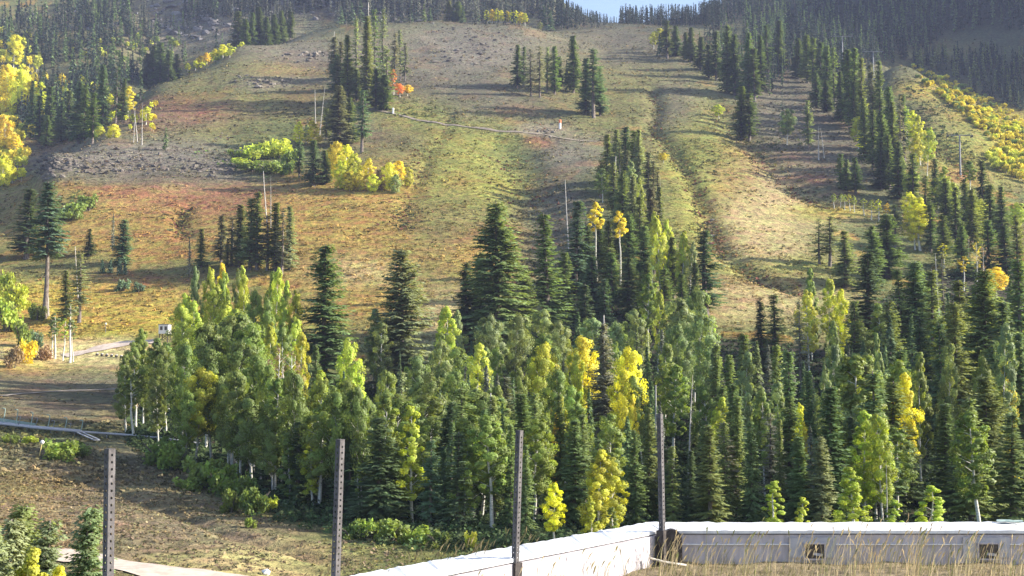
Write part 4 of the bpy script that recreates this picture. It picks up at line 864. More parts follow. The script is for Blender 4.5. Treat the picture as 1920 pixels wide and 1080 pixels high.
# ------------------------------------------------------------------ shrubs and grass clumps of the slopes
def shrub_cloud(name, X, Y, r, cols, k, flat=0.65, seed=3, mat=None, spread=0.95, jit=0.28, lf=1.0):
    g = np.random.default_rng(seed); n = len(X)
    Z = H(X, Y)
    p = g.normal(size=(n, k, 3)); p /= np.linalg.norm(p, axis=2)[..., None]; p *= (g.random((n, k)) ** 0.5)[..., None] * spread
    p[..., 2] = np.abs(p[..., 2]) * flat
    c = p * r[:, None, None] + np.stack([X, Y, Z], 1)[:, None, :]
    nn = g.normal(0, 0.55, (n * k, 3)) + np.array([0.1, -0.25, 0.9]); nn /= np.linalg.norm(nn, axis=1)[:, None]
    a = g.normal(size=(n * k, 3)); a -= (a * nn).sum(1)[:, None] * nn; a /= np.linalg.norm(a, axis=1)[:, None]; b = np.cross(nn, a)
    ls = (np.repeat(r, k) * g.uniform(0.3, 0.62, n * k)) * lf
    V, Q = quads_from(c.reshape(-1, 3), a, b, ls, ls * 0.75)
    me = mesh_np(name, V, Q, mat or M_SHRUB)
    fc = np.repeat(cols, k, axis=0) * (1 + g.normal(0, jit, (n * k, 1))).clip(0.4, 1.8)
    face_col(me, 'col', fc.clip(0.01, 0.95))
    return link(name, me)

g = np.random.default_rng(21)
N = 190000
U = g.uniform(-0.455, 0.455, N); Yv = np.exp(g.uniform(math.log(66), math.log(1020), N)); Xv = U * Yv
Zv = H(Xv, Yv); pxv, pyv = to_pixel(Xv, Yv, Zv)
dens = 0.55 + 1.1 * fbm(Xv / 22, Yv / 13, 91, 3)
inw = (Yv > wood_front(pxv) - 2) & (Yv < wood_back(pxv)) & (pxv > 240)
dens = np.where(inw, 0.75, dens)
dens = np.where(((pxv - 1450) / 80) ** 2 + ((pyv - 395) / 70) ** 2 < 1, dens * 0.5, dens)
onroad = np.zeros(N, bool)
for pts, w in [([(-120, 1010), (60, 1036), (180, 1052), (300, 1070), (430, 1092), (560, 1118)], 2.3), ([(120, 668), (165, 660), (205, 650), (245, 643), (290, 640)], 2.6), ([(-60, 752), (0, 743), (60, 738), (120, 734), (180, 732), (240, 731)], 0.8), ([(690, 205), (740, 214), (800, 228), (870, 238), (940, 247), (1010, 252), (1070, 262), (1120, 266)], 1.4)]:
    P = ground([p[0] for p in pts], [p[1] for p in pts])
    onroad |= seg_dist(Xv, Yv, P) < w
bench = (pxv < 235) & (pyv > 640) & (pyv < 790)
dens = np.where(bench, dens * 0.35, dens)
keepm = (g.random(N) < dens) & ~onroad & (pyv < 1120)
Xv, Yv, Zv, pxv, pyv, inw = Xv[keepm], Yv[keepm], Zv[keepm], pxv[keepm], pyv[keepm], inw[keepm]
cv = ground_colour(Xv, Yv, Zv)
n = len(Xv)
big = fbm(Xv / 11, Yv / 11, 71, 3)
acc_col = np.array([GREEN, YGREEN, OCHRE, OLIVE, REDB, STRAW, (0.11, 0.135, 0.05)])
pick = g.choice(7, n, p=[.26, .17, .13, .13, .04, .10, .17])
mixw = np.clip(0.22 + 0.32 * big + g.normal(0, 0.10, n), 0.03, 0.6)
cv = cv * (1 - mixw[:, None]) + acc_col[pick] * mixw[:, None]
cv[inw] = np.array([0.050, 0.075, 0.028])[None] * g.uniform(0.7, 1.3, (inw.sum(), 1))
cv *= g.uniform(0.9, 1.5, (n, 1))
rv = (0.20 + 0.62 * g.random(n) ** 2.5) * np.clip(0.5 + Yv / 440, 0, 1.8)
rv = np.where(inw, g.uniform(0.4, 1.0, n), rv)
rv = np.where(bench[keepm], rv * 0.5, rv)
rv = np.where(Yv < 125, np.minimum(rv * 0.6, 0.30), rv)
# taller brush along the front of the wood
nb_ = 2600
bx_ = g.uniform(250, 1930, nb_); bd_ = wood_front(bx_) + g.normal(3, 6, nb_); bX = (bx_ - 960) / F_PX * bd_
tag(shrub_cloud('wood_edge_undergrowth', bX, bd_, g.uniform(0.5, 1.35, nb_), np.array([[0.075, 0.110, 0.044]]) * g.uniform(0.6, 1.5, (nb_, 1)) * g.uniform(0.9, 1.1, (nb_, 3)), 40, 0.9, 8, lf=0.34), 'dark leafy undergrowth along the front of the wood', 'undergrowth', kind='stuff')
# brush that lines the gullies
for gi, (P_, dep_, wid_) in enumerate(GULLY[:6]):
    wid_ = wid_ * (3.0 if gi == 3 else 1.5)
    m_ = int(60 + (2.2 if gi == 3 else 3.6) * np.hypot(*np.diff(P_[:, :2], axis=0).T).sum())
    kk = g.integers(len(P_) - 1, size=m_); f_ = g.random(m_)[:, None]
    q_ = P_[kk, :2] * (1 - f_) + P_[kk + 1, :2] * f_ + g.normal(0, wid_ * 0.38, (m_, 2))
    c_ = np.array([(0.10, 0.115, 0.04), (0.085, 0.10, 0.045), (0.20, 0.13, 0.05), (0.17, 0.07, 0.045), (0.22, 0.20, 0.05)])[g.integers(5, size=m_)] * g.uniform(.75, 1.3, (m_, 1))
    Xv = np.concatenate([Xv, q_[:, 0]]); Yv = np.concatenate([Yv, q_[:, 1]]); rv = np.concatenate([rv, 0.35 + 0.95 * g.random(m_) ** 2]); cv = np.concatenate([cv, c_])
# green brush on the right shoulder, on the left slope and above the hillside path
for (cx_, cy_, rx_, ry_, m_, cc_) in [(1705, 160, 30, 26, 160, (0.11, 0.115, 0.045)), (1750, 200, 50, 26, 220, (0.10, 0.12, 0.045)), (1750, 255, 60, 40, 330, (0.085, 0.115, 0.040)), (1800, 300, 50, 30, 200, (0.16, 0.16, 0.045)), (790, 212, 70, 14, 160, (0.15, 0.165, 0.05)), (120, 390, 50, 22, 130, (0.10, 0.135, 0.045)), (460, 300, 70, 22, 170, (0.12, 0.17, 0.045)), (1440, 270, 60, 30, 120, (0.09, 0.11, 0.045)), (1330, 300, 50, 50, 160, (0.17, 0.17, 0.05)), (300, 235, 120, 40, 200, (0.13, 0.10, 0.055)), (560, 220, 70, 30, 130, (0.10, 0.105, 0.045))]:
    P_ = ground(cx_ + g.normal(0, .55, m_) * rx_, cy_ + g.normal(0, .55, m_) * ry_)
    Xv = np.concatenate([Xv, P_[:, 0]]); Yv = np.concatenate([Yv, P_[:, 1]]); rv = np.concatenate([rv, 0.4 + 1.3 * g.random(m_) ** 2]); cv = np.concatenate([cv, np.array([cc_]) * g.uniform(.7, 1.4, (m_, 1)) * g.uniform(.88, 1.12, (m_, 3))])
# grass tufts of the near meadow
nm_ = 11000
mx_ = g.uniform(-60, 760, nm_); md_ = np.exp(g.uniform(math.log(66), math.log(150), nm_)); mX = (mx_ - 960) / F_PX * md_
ok_ = (md_ < wood_front(mx_) + 4) & (fbm(mX / 5, md_ / 3, 61, 3) > -0.15)
Pr = ground([-120, 60, 180, 300, 430, 560], [1010, 1036, 1052, 1070, 1092, 1118]); ok_ &= seg_dist(mX, md_, Pr) > 2.4
mX, md_ = mX[ok_], md_[ok_]
mc_ = np.array([(0.24, 0.18, 0.115), (0.18, 0.16, 0.08), (0.21, 0.155, 0.11), (0.27, 0.22, 0.13), (0.14, 0.14, 0.065)])[g.integers(5, size=len(mX))] * g.uniform(.7, 1.25, (len(mX), 1))
Xv = np.concatenate([Xv, mX]); Yv = np.concatenate([Yv, md_]); rv = np.concatenate([rv, 0.08 + 0.24 * g.random(len(mX)) ** 2.5]); cv = np.concatenate([cv, mc_])
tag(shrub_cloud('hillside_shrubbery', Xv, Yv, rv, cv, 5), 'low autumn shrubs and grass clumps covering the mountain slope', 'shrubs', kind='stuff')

# ------------------------------------------------------------------ rocks of the outcrops
ico_v = []; ph = (1 + 5 ** 0.5) / 2
for a_, b_ in [(-1, ph), (1, ph), (-1, -ph), (1, -ph)]: ico_v += [(a_, b_, 0), (0, a_, b_), (b_, 0, a_)]
ico_v = np.array(ico_v) / math.hypot(1, ph)
def hull_faces(v):
    F = []
    for i in range(12):
        for j in range(i + 1, 12):
            for k in range(j + 1, 12):
                if max(np.linalg.norm(v[i] - v[j]), np.linalg.norm(v[j] - v[k]), np.linalg.norm(v[i] - v[k])) < 1.2:
                    nrm = np.cross(v[j] - v[i], v[k] - v[i])
                    F.append((i, j, k) if nrm @ v[i] > 0 else (i, k, j))
    return np.array(F)
ICOF = hull_faces(ico_v)
def rock_field(name, zones, seed):
    g = np.random.default_rng(seed); Vs, Ts, Cs = [], [], []; off = 0
    for (cx, cy, rx, ry, n, r0, r1, col) in zones:
        q = g.normal(size=(n, 2)) * 0.5
        P = ground(cx + q[:, 0] * rx, cy + q[:, 1] * ry)
        for p in P:
            r = r0 * 0.6 + (r1 * 1.5 - r0) * g.random() ** 4
            v = ico_v * (1 + g.normal(0, 0.22, (12, 1))) * r * np.array([g.uniform(.8, 1.5), g.uniform(.8, 1.4), g.uniform(.45, 1.0)])
            th = g.uniform(0, 6.28); M = np.array([[math.cos(th), -math.sin(th), 0], [math.sin(th), math.cos(th), 0], [0, 0, 1]])
            Vs.append(v @ M.T + p + [0, 0, -0.15 * r]); Ts.append(ICOF + off); off += 12
            Cs.append(np.tile(np.array(col) * g.uniform(0.65, 1.3), (len(ICOF), 1)))
    me = mesh_np(name, np.concatenate(Vs), np.zeros((0, 4), int), M_ROCKV, False, np.concatenate(Ts)); face_col(me, 'col', np.concatenate(Cs))
    return link(name, me)
M_ROCKV = mat_vcol('outcrop_rock', 'col', 0, 0.05, 2.0, 0.95)
RK, RKL = (0.130, 0.114, 0.100), (0.18, 0.158, 0.136)
tag(rock_field('outcrop_rubble', [(160, 303, 110, 26, 520, .2, 1.0, RK), (280, 308, 120, 22, 430, .2, .8, RK), (400, 315, 60, 14, 190, .3, 1.3, RK), (100, 310, 34, 22, 190, .3, 1.2, RK), (1015, 246, 34, 7, 70, .3, .9, RKL)], 1), 'broken grey rock outcrop across the left slope', 'rubble', kind='stuff')
tag(rock_field('scree_rubble', [(585, 104, 55, 14, 110, .3, 1.5, RKL), (500, 154, 70, 10, 110, .3, 1.2, RKL), (880, 88, 100, 38, 240, .3, 1.4, RK), (420, 262, 26, 10, 40, .3, .8, RKL), (1330, 440, 18, 30, 60, .3, .9, RKL), (560, 8, 130, 26, 260, 0.6, 3.0, (.19, .18, .18)), (350, 40, 120, 40, 340, 0.6, 3.0, (.19, .18, .18)), (170, 30, 90, 40, 150, 0.6, 2.5, (.19, .18, .18)), (1390, 5, 60, 14, 90, 0.6, 3.0, (.19, .18, .18)), (740, 20, 80, 20, 120, 0.6, 2.5, (.19, .18, .18))], 2), 'pale scattered stones and rock faces on the upper slopes', 'rubble', kind='stuff')

# ------------------------------------------------------------------ terrace with its parapet, posts, vents and grass
WT = CAM_Z - 1.88                     # top of the parapet
GT = CAM_Z - 2.36                     # soil level inside
wd = Vector((1.77, 2.3, 0)).normalized(); wnrm = Vector((wd.y, -wd.x, 0))      # along the slanting wall, and its inner side
A0 = Vector((0.055, 12.8, 0)) - wd * 9.0
CORN = Vector((1.80, 15.0, 0))
FX = 13.0                             # right end of the long wall
def line_x(y): return 0.055 + (y - 12.8) * 1.77 / 2.3

# soil bed inside, and a narrow planted ledge outside the slanting wall
mb = MB(); nu, nv = 90, 40
V = []
for j in range(nv + 1):
    y = 4.0 + (15.02 - 4.0) * j / nv
    for i in range(nu + 1):
        x = line_x(y) + 0.0 + (FX - line_x(y)) * i / nu
        V.append((x, y, GT + 0.05 * float(fbm(np.array([x / 0.5]), np.array([y / 0.5]), 5, 3)[0]) + 0.06 * max(0, (y - 13.5))))
o0 = len(V)
Q = [(j * (nu + 1) + i, j * (nu + 1) + i + 1, (j + 1) * (nu + 1) + i + 1, (j + 1) * (nu + 1) + i) for j in range(nv) for i in range(nu)]
soil = link('terrace_bed', mesh_np('terrace_bed', V, Q, M_SOIL, True)); tag(soil, kind='structure')

def prism(mb, pts, z0, z1):
    n = len(pts); V = [(p[0], p[1], z0) for p in pts] + [(p[0], p[1], z1) for p in pts]
    Q = [(i, (i + 1) % n, (i + 1) % n + n, i + n) for i in range(n)]
    T = [(n, n + i, n + i + 1) for i in range(1, n - 1)] + [(0, i + 1, i) for i in range(1, n - 1)]
    return mb.add(V, Q, T)
wall = link('parapet_wall', None, None, (CORN.x, CORN.y, GT))
tag(wall, 'low pale parapet wall with white coping across the bottom right', 'wall')
def under(o): o.location = (-CORN.x, -CORN.y, -GT); return o
TH = 0.52
in0 = A0; out0 = A0 - wnrm * TH
outc = CORN - wnrm * TH
k = (15.0 - outc.y) / wd.y
yb = 15.74
cut = CORN - wnrm * TH + wd * ((yb - (CORN - wnrm * TH).y) / wd.y)
m = MB(); prism(m, [in0, CORN, cut, out0], 3.0, WT - 0.05); under(m.build('slanting_wall', M_WALL, wall))
m = MB(); prism(m, [CORN, (FX, 15.0), (FX, yb), cut], 3.0, WT - 0.05); under(m.build('long_wall', M_WALL, wall))
# copings: slightly uneven sheets with a drip edge, in lengths
def coping(a, b, na, nb, seed):
    g = random.Random(seed)
    a, b, na, nb = map(Vector, (a, b, na, nb)); n = 70; top, bot = [], []
    for i in range(n + 1):
        t = i / n; p = a.lerp(b, t); q = na.lerp(nb, t); d = (q - p).normalized()
        p = p - d * 0.025; q = q + d * (0.02 + g.uniform(0, 0.02))
        z = WT + g.uniform(-0.004, 0.006)
        top.append((p.x, p.y, z)); top.append((q.x, q.y, z + g.uniform(0.0, 0.012))); bot.append((p.x, p.y, WT - 0.035)); bot.append((q.x, q.y, WT - 0.035))
    V = top + bot; o = len(top); Q = []
    for i in range(n):
        a0, a1, b0, b1 = 2 * i, 2 * i + 1, 2 * i + 2, 2 * i + 3
        Q += [(a0, b0, b1, a1), (a0, o + a0, o + b0, b0), (a1, b1, o + b1, o + a1), (o + a0, o + a1, o + b1, o + b0)]
    Q += [(0, 1, o + 1, o), (2 * n, o + 2 * n, o + 2 * n + 1, 2 * n + 1)]
    return mesh_np('coping', V, Q, M_COPING)
gapv = 0.002
L1 = (CORN - A0).length
for i in range(3):
    f0, f1 = i / 3, (i + 1) / 3
    p0 = A0 + wd * (L1 * f0 + gapv); p1 = A0 + wd * (L1 * f1 - gapv)
    q0 = out0.lerp(cut, f0) + wd * gapv; q1 = out0.lerp(cut, f1) - wd * gapv
    under(link('coping', coping(p0, p1, q0, q1, i), wall))
xs = [CORN.x, 8.4, FX]
for i in range(2):
    under(link('coping', coping((xs[i] + gapv, 15, 0), (xs[i + 1] - gapv, 15, 0), ((cut.x if i == 0 else xs[i]) + gapv, yb, 0), (xs[i + 1] - gapv, yb, 0), 10 + i), wall))
# a thin rail along the long wall's face, panel plates and the two vents
m = MB(); m.box(((CORN.x + FX) / 2 + 0.1, 14.988, WT - 0.165), (FX - CORN.x - 0.25, 0.02, 0.012)); under(m.build('face_rail', M_COPING, wall))
for vx in (3.60, 5.68):
    pl = MB(); pl.box((vx, 14.985, WT - 0.20), (0.56, 0.022, 0.24)); plate = under(pl.build('vent_plate', M_PLATE, wall))
    fr = MB(); w2, h2, t2 = 0.115, 0.085, 0.018
    cz = WT - 0.245
    for sx in (-1, 1): fr.box((vx + 0.02 + sx * (w2 + t2 / 2), 14.967, cz), (t2, 0.022, 2 * h2 + 2 * t2))
    for sz in (-1, 1): fr.box((vx + 0.02, 14.968, cz + sz * (h2 + t2 / 2)), (2 * w2, 0.022, t2))
    f = fr.build('vent_frame', M_WALL, plate)
    bk = MB(); bk.box((vx + 0.02, 14.972, cz), (2 * w2, 0.004, 2 * h2)); bk.build('vent_shade_panel', M_BLACK, plate)  # flat panel; the recess shade is in its dark colour
    lv = MB(); lv.box((vx + 0.055, 14.963, cz - 0.035), (0.11, 0.012, 0.03), Matrix.Rotation(R(8), 3, 'Y')); lv.build('vent_flap', M_PLATE, plate)
# bolt marks on the slanting wall
for (bx, bz) in [(-0.06, 0.05), (0.07, 0.07), (-0.05, -0.05), (0.06, -0.04), (-0.02, 0.0), (0.035, 0.012)]:
    p = A0 + wd * (9.0 + 0.72 + bx); m = MB(); c = p + wnrm * 0.004
    m.tube([(c.x, c.y, WT - 0.21 + bz), (c.x + wnrm.x * 0.018, c.y + wnrm.y * 0.018, WT - 0.21 + bz)], 0.014 if abs(bx) > .04 else 0.011, 8); under(m.build('bolt', M_DKSTEEL, wall))
# outer ledge of soil beyond the slanting wall
m = MB(); prism(m, [out0 + wd * 0.2, outc + wd * 0.2, outc + wd * 0.2 - wnrm * 0.5, out0 + wd * 0.2 - wnrm * 0.5], 3.0, WT - 0.42)
tag(m.build('planted_ledge', M_SOIL), kind='structure')

# perforated posts: square steel tubes with punched holes
def post_mesh(h, w=0.056):
    m = MB(); hs = w * 0.15; pitch = 0.0508; n = int(h / pitch)
    for f in range(4):
        Mx = Matrix.Rotation(f * math.pi / 2, 3, 'Z')
        def P(x, z): v = Mx @ Vector((x, -w / 2, z)); return (v.x, v.y, v.z)
        rows = [0]
        for i in range(n):
            c = (i + 0.5) * pitch; rows += [c - hs, c + hs]
        rows.append(h); xs_ = [-w / 2, -hs, hs, w / 2]
        V = [P(x, z) for z in rows for x in xs_]; Q = []
        for j in range(len(rows) - 1):
            for i in range(3):
                if i == 1 and j % 2 == 1: continue
                a = j * 4 + i; Q.append((a, a + 1, a + 5, a + 4))
        m.add(V, Q)
    iw = w / 2 - 0.004
    m.box((0, 0, h / 2), (2 * iw * 0.55, 2 * iw * 0.55, h - 0.004))          # the inner sleeve seen through the holes
    return m
ang = math.atan2(wd.y, wd.x)
POSTS = [(206, 843, 203, 8.93, 'leftmost perforated steel post standing before the dirt road', 0.0), (638, 825, 630, 10.8, 'perforated steel post at the foot of the slanting wall, second from left', 0.0),
         (974, 808, 966, 12.75, 'perforated steel post in a dark sleeve midway along the slanting wall', 0.0), (1237, 777, 1243, 14.86, 'perforated steel post at the corner of the parapet', 0.0)]
for (xt, yt, xb, d, lab, _) in POSTS:
    zt = CAM_Z + d * float(slope_of(yt)); zb_ = GT - 0.3
    if d < 11: zb_ = CAM_Z - 3.2
    Xt = float(side_of(xt, yt)) * d; Xb = float(side_of(xb, 1060)) * d
    Xb = Xt + (Xb - Xt) * (zt - zb_) / (zt - (CAM_Z + d * float(slope_of(1060))))
    root = link('fence_post', None, None, (Xb, d, zb_)); tag(root, lab, 'post', 'perforated steel posts')
    h = zt - zb_
    root.rotation_euler = (0, math.atan2(Xt - Xb, h), 0)
    pm = post_mesh(h).build('tube', M_POST, root); pm.rotation_euler = (0, 0, ang)
    c = MB(); c.box((0, 0, h + 0.004), (0.058, 0.058, 0.006)); cp = c.build('end_cap', M_POST, root); cp.rotation_euler = (0, 0, ang)
    if d > 12:
        s_ = MB(); hh = (WT - 0.04 if d < 13 else WT + 0.02) - zb_
        s_.box((0, 0, hh / 2), (0.115, 0.10, hh)); sl = s_.build('sleeve', M_DKSTEEL, root); sl.rotation_euler = (0, 0, ang)
    if d > 14:
        # rounded dark shoe beside the corner post
        s_ = MB(); V = []; n = 14; pr = []
        for i in range(n + 1):
            t = math.pi * i / n; pr.append((0.115 * math.cos(t), 0.13 * math.sin(t)))
        for y in (-0.06, 0.06):
            for (x, z) in [(0.115, -0.5)] + pr + [(-0.115, -0.5)]: V.append((0.115 + x, y + 0.04, z + WT - 0.10 - zb_))
        kk = len(pr) + 2
        s_.add(V, [(i, i + 1, i + 1 + kk, i + kk) for i in range(kk - 1)], [(0, i + 1, i) for i in range(1, kk - 1)] + [(kk, kk + i, kk + i + 1) for i in range(1, kk - 1)])
        s_.build('corner_shoe', M_DKSTEEL, root)
# stick lying in the grass by the corner
m = MB(); m.tube([(1.60, 14.62, WT - 0.27), (1.78, 14.66, WT - 0.325), (2.05, 14.72, WT - 0.37)], [0.014, 0.017, 0.013], 6)
tag(m.build('stick', M_SNAG, smooth=True), 'pale stick lying in the grass beside the corner post', 'stick')
# scrap of dark sheeting on the coping
m = MB(); V = []; g_ = random.Random(4)
for j in range(4):
    for i in range(7): V.append((6.05 + i * 0.05 + 0.02 * j, 15.60 + j * 0.05 - 0.012 * i, WT + 0.036 + 0.012 * g_.random()))
m.add(V, [(j * 7 + i, j * 7 + i + 1, j * 7 + i + 8, j * 7 + i + 7) for j in range(3) for i in range(6)])
so = m.build('plastic_scrap', M_GREENP); tag(so, 'dark green scrap of sheeting lying on the white coping', 'scrap')
sm = so.modifiers.new('thick', 'SOLIDIFY'); sm.thickness = 0.006

# dry grass of the terrace
def blades(name, pts, hts, wid, lean, cols, heads, seed, zf):
    g = np.random.default_rng(seed); n = len(pts); seg = 4
    az = g.normal(0.15, 0.9, n); ln = np.abs(g.normal(lean, 0.12, n))
    wa = g.uniform(0, 6.28, n)
    V, Q, C = [], [], []; off = 0
    for i in range(n):
        x, y = pts[i]; z = zf(x, y) - 0.02; h = hts[i]; w = wid * g.uniform(0.6, 1.3)
        dx, dy = math.cos(az[i]), math.sin(az[i]) * 0.6; wx, wy = math.cos(wa[i]), math.sin(wa[i])
        for s_ in range(seg + 1):
            t = s_ / seg; bend = ln[i] * h * t ** 2.0; ww = w * (1 - 0.75 * t)
            cx, cy, cz = x + dx * bend, y + dy * bend, z + h * t * (1 - 0.22 * ln[i] * t)
            V += [(cx - wx * ww, cy - wy * ww, cz), (cx + wx * ww, cy + wy * ww, cz)]
        Q += [(off + 2 * s_, off + 2 * s_ + 1, off + 2 * s_ + 3, off + 2 * s_ + 2) for s_ in range(seg)]; C += [cols[i]] * seg
        off += 2 * seg + 2
        if heads[i]:                                    # drooping seed head: crossed slim diamonds
            hl = g.uniform(0.07, 0.13); hw = g.uniform(0.006, 0.011); tx, ty = dx * 0.6, dy * 0.6
            for q in range(2):
                ax, ay = (wx, wy) if q == 0 else (-wy, wx)
                V += [(cx, cy, cz - 0.02), (cx + tx * hl * .5 + ax * hw, cy + ty * hl * .5 + ay * hw, cz + hl * .45), (cx + tx * hl, cy + ty * hl, cz + hl * .75), (cx + tx * hl * .5 - ax * hw, cy + ty * hl * .5 - ay * hw, cz + hl * .45)]
                Q.append((off, off + 1, off + 2, off + 3)); C.append(np.array(cols[i]) * 1.1); off += 4
    me = mesh_np(name, V, Q, M_DRY); face_col(me, 'col', np.array(C).clip(0.01, 0.9)); return link(name, me)
g = np.random.default_rng(44)
def soil_z(x, y): return GT + 0.06 * max(0, y - 13.5)
P, Hh_, Cc, Hd = [], [], [], []
SG = [(0.58, 0.48, 0.30), (0.50, 0.41, 0.25), (0.40, 0.36, 0.19), (0.62, 0.52, 0.32), (0.27, 0.28, 0.12)]
tufts = [(1290, .42), (1325, .5), (1352, .55), (1385, .5), (1400, .62), (1432, .5), (1478, .56), (1497, .5), (1536, .6), (1560, .6), (1586, .66), (1604, .66), (1622, .5), (1640, .52), (1668, .55), (1690, .7), (1704, .72), (1716, .6), (1735, .4), (1770, .5), (1787, .58), (1800, .62), (1815, .5), (1850, .45), (1880, .5), (1905, .52), (1930, .5), (1262, .4), (1245, .45)]
for (tx, th) in tufts:
    for _ in range(15):
        d = g.uniform(13.7, 14.8); X = (tx + g.normal(0, 7) - 960) / F_PX * d
        gold = tx in (1604, 1622, 1704, 1690)
        P.append((X, d)); Hh_.append(th * g.uniform(0.45, 0.98)); Cc.append(np.array(SG[g.integers(2 if gold else 5)] if not gold else (0.56, 0.45, 0.26)) * g.uniform(.75, 1.2)); Hd.append(g.random() < 0.55)
for _ in range(170):
    d = g.uniform(13.0, 14.92); X = g.uniform(line_x(d) + 0.12, 7.2)
    P.append((X, d)); Hh_.append(g.uniform(0.12, 0.36)); Cc.append(np.array(SG[g.integers(5)]) * g.uniform(.7, 1.2)); Hd.append(g.random() < 0.3)
for _ in range(150):
    s_ = g.uniform(7.0, 11.6); q = A0 + wd * s_ + wnrm * abs(g.normal(0, 0.28) + 0.12)
    P.append((q.x, q.y)); Hh_.append(g.uniform(0.2, 0.5)); Cc.append(np.array(SG[g.integers(5)]) * g.uniform(.75, 1.2)); Hd.append(g.random() < 0.4)
tag(blades('tall_dry_grass', P, Hh_, 0.0045, 0.30, Cc, Hd, 1, soil_z), 'tall dry straw grass leaning before the parapet wall', 'grass', kind='stuff')
P, Hh_, Cc = [], [], []
for _ in range(9000):
    d = g.uniform(12.4, 14.95); X = g.uniform(line_x(d) + 0.03, 7.2)
    P.append((X, d)); Hh_.append(g.uniform(0.03, 0.10)); Cc.append(np.array([(0.46, 0.37, 0.21), (0.34, 0.31, 0.14), (0.20, 0.22, 0.08), (0.50, 0.40, 0.25)][g.integers(4)]) * g.uniform(.6, 1.2))
tag(blades('short_terrace_grass', P, Hh_, 0.005, 0.5, Cc, [False] * len(P), 2, soil_z), 'short matted brown and green grass on the terrace bed', 'grass', kind='stuff')
P, Hh_, Cc, Hd = [], [], [], []
for (s0, n) in [(8.35, 40), (8.75, 26), (9.35, 14), (9.9, 16), (6.6, 14), (7.2, 12)]:
    for _ in range(n):
        q = A0 + wd * (s0 + g.normal(0, 0.14)) - wnrm * (TH + g.uniform(0.08, 0.4))
        P.append((q.x, q.y)); Hh_.append(g.uniform(0.4, 0.62)); Cc.append(np.array([(0.22, 0.19, 0.11), (0.30, 0.25, 0.14), (0.16, 0.16, 0.07)][g.integers(3)]) * g.uniform(.8, 1.2)); Hd.append(g.random() < 0.7)
tag(blades('ledge_grass', P, Hh_, 0.0045, 0.45, Cc, Hd, 3, lambda x, y: WT - 0.42), 'thin grass growing beyond the slanting wall', 'grass', kind='stuff')

# ------------------------------------------------------------------ small things on the hillside
def gp(px, py): p = ground([px], [py])[0]; return Vector(p)
def tower(px, top, base, armpx, lab, hidden=None):
    if hidden:
        d = hidden; X = float(side_of(px, top)) * d; z = float(H(np.array([X]), np.array([d]))[0]); p = Vector((X, d, z)); h = CAM_Z + d * float(slope_of(top)) - z
    else:
        p = gp(px, base); h = (base - top) / hpx(p.y)
    root = tag(link('lift_tower', None, None, p), lab, 'lift tower', 'chairlift towers')
    a = armpx / hpx(p.y) / 2
    m = MB(); m.tube([(0, 0, -1), (0, 0, h)], [0.42, 0.28], 10); m.build('pole', M_STEEL, root, True)
    m = MB(); m.box((0, 0, h), (2 * a, 0.35, 0.35)); m.build('crossarm', M_STEEL, root)
    for s_ in (-1, 1):
        m = MB(); m.box((s_ * a * 0.92, 0, h - 0.45), (0.3, 2.6, 0.3)); sh = m.build('sheave_beam', M_DKSTEEL, root)
        for k_ in range(4):
            w_ = MB(); w_.tube([(s_ * a * 0.92 - 0.12, -1.1 + k_ * 0.73, h - 0.72), (s_ * a * 0.92 + 0.12, -1.1 + k_ * 0.73, h - 0.72)], 0.24, 10); w_.build('sheave', M_DKSTEEL, sh)
        m = MB(); m.tube([(s_ * a * 0.6, 0, h + 0.1), (s_ * a * 0.6, 0, h + 0.9), (s_ * a * 0.95, 0, h + 0.9)], 0.07, 6); m.build('lifting_frame', M_STEEL, root)
    return root
tower(1638, 95, 150, 40, 'grey chairlift tower on the skyline of the right shoulder')
tower(1801, 252, 332, 50, 'pale chairlift tower standing before the yellow scrub', )
tower(1579, 68, 0, 42, 'chairlift tower crossarm showing above the dark conifers', hidden=700)

def marker(px, top, base, wpx, m1, m2, lab, nm='marker_post', cat='marker'):
    p = gp(px, base); h = (base - top) / hpx(p.y); w = wpx / hpx(p.y) / 2
    root = tag(link(nm, None, None, p), lab, cat)
    m = MB(); m.tube([(0, 0, -0.3), (0, 0, h * 0.62)], w, 10); m.build('post', m1, root, True)
    m = MB(); m.tube([(0, 0, h * 0.62), (0, 0, h * 0.97), (0, 0, h)], [w * 1.15, w * 1.15, w * 0.6], 10); m.build('cap', m2, root, True)
marker(1050, 224, 241, 4.5, M_WHITE, M_ORANGE, 'white post with orange top beside the hillside path')
marker(737, 202, 213, 3.5, M_WHITE, M_WHITE, 'white post at the upper end of the hillside path')
def ball_marker(px, top, base, lab, mp, mbm, tilt, r):
    p = gp(px, base); h = (base - top) / hpx(p.y)
    root = tag(link('marker_stake', None, None, p), lab, 'marker'); root.rotation_euler = (0, tilt, 0)
    m = MB(); m.tube([(0, 0, -0.2), (0, 0, h)], 0.05, 8); m.build('stake', mp, root, True)
    m = MB(); m.tube([(0, 0, h - r), (0, 0, h - r * .6), (0, 0, h), (0, 0, h + r * .6), (0, 0, h + r)], [r * .2, r * .8, r, r * .8, r * .2], 10); m.build('ball', mbm, root, True)
M_YSTAKE = mat_plain('yellow_stake', (0.42, 0.33, 0.10), (0.55, 0.45, 0.18), 8, 0.8)
ball_marker(73, 829, 860, 'yellow stake with a white knob beside the bush below the rail', M_YSTAKE, M_WHITE, R(10), 0.24)
ball_marker(198, 607, 624, 'thin stake with a white knob on the bench above the path', M_STEEL, M_WHITE, 0, 0.22)

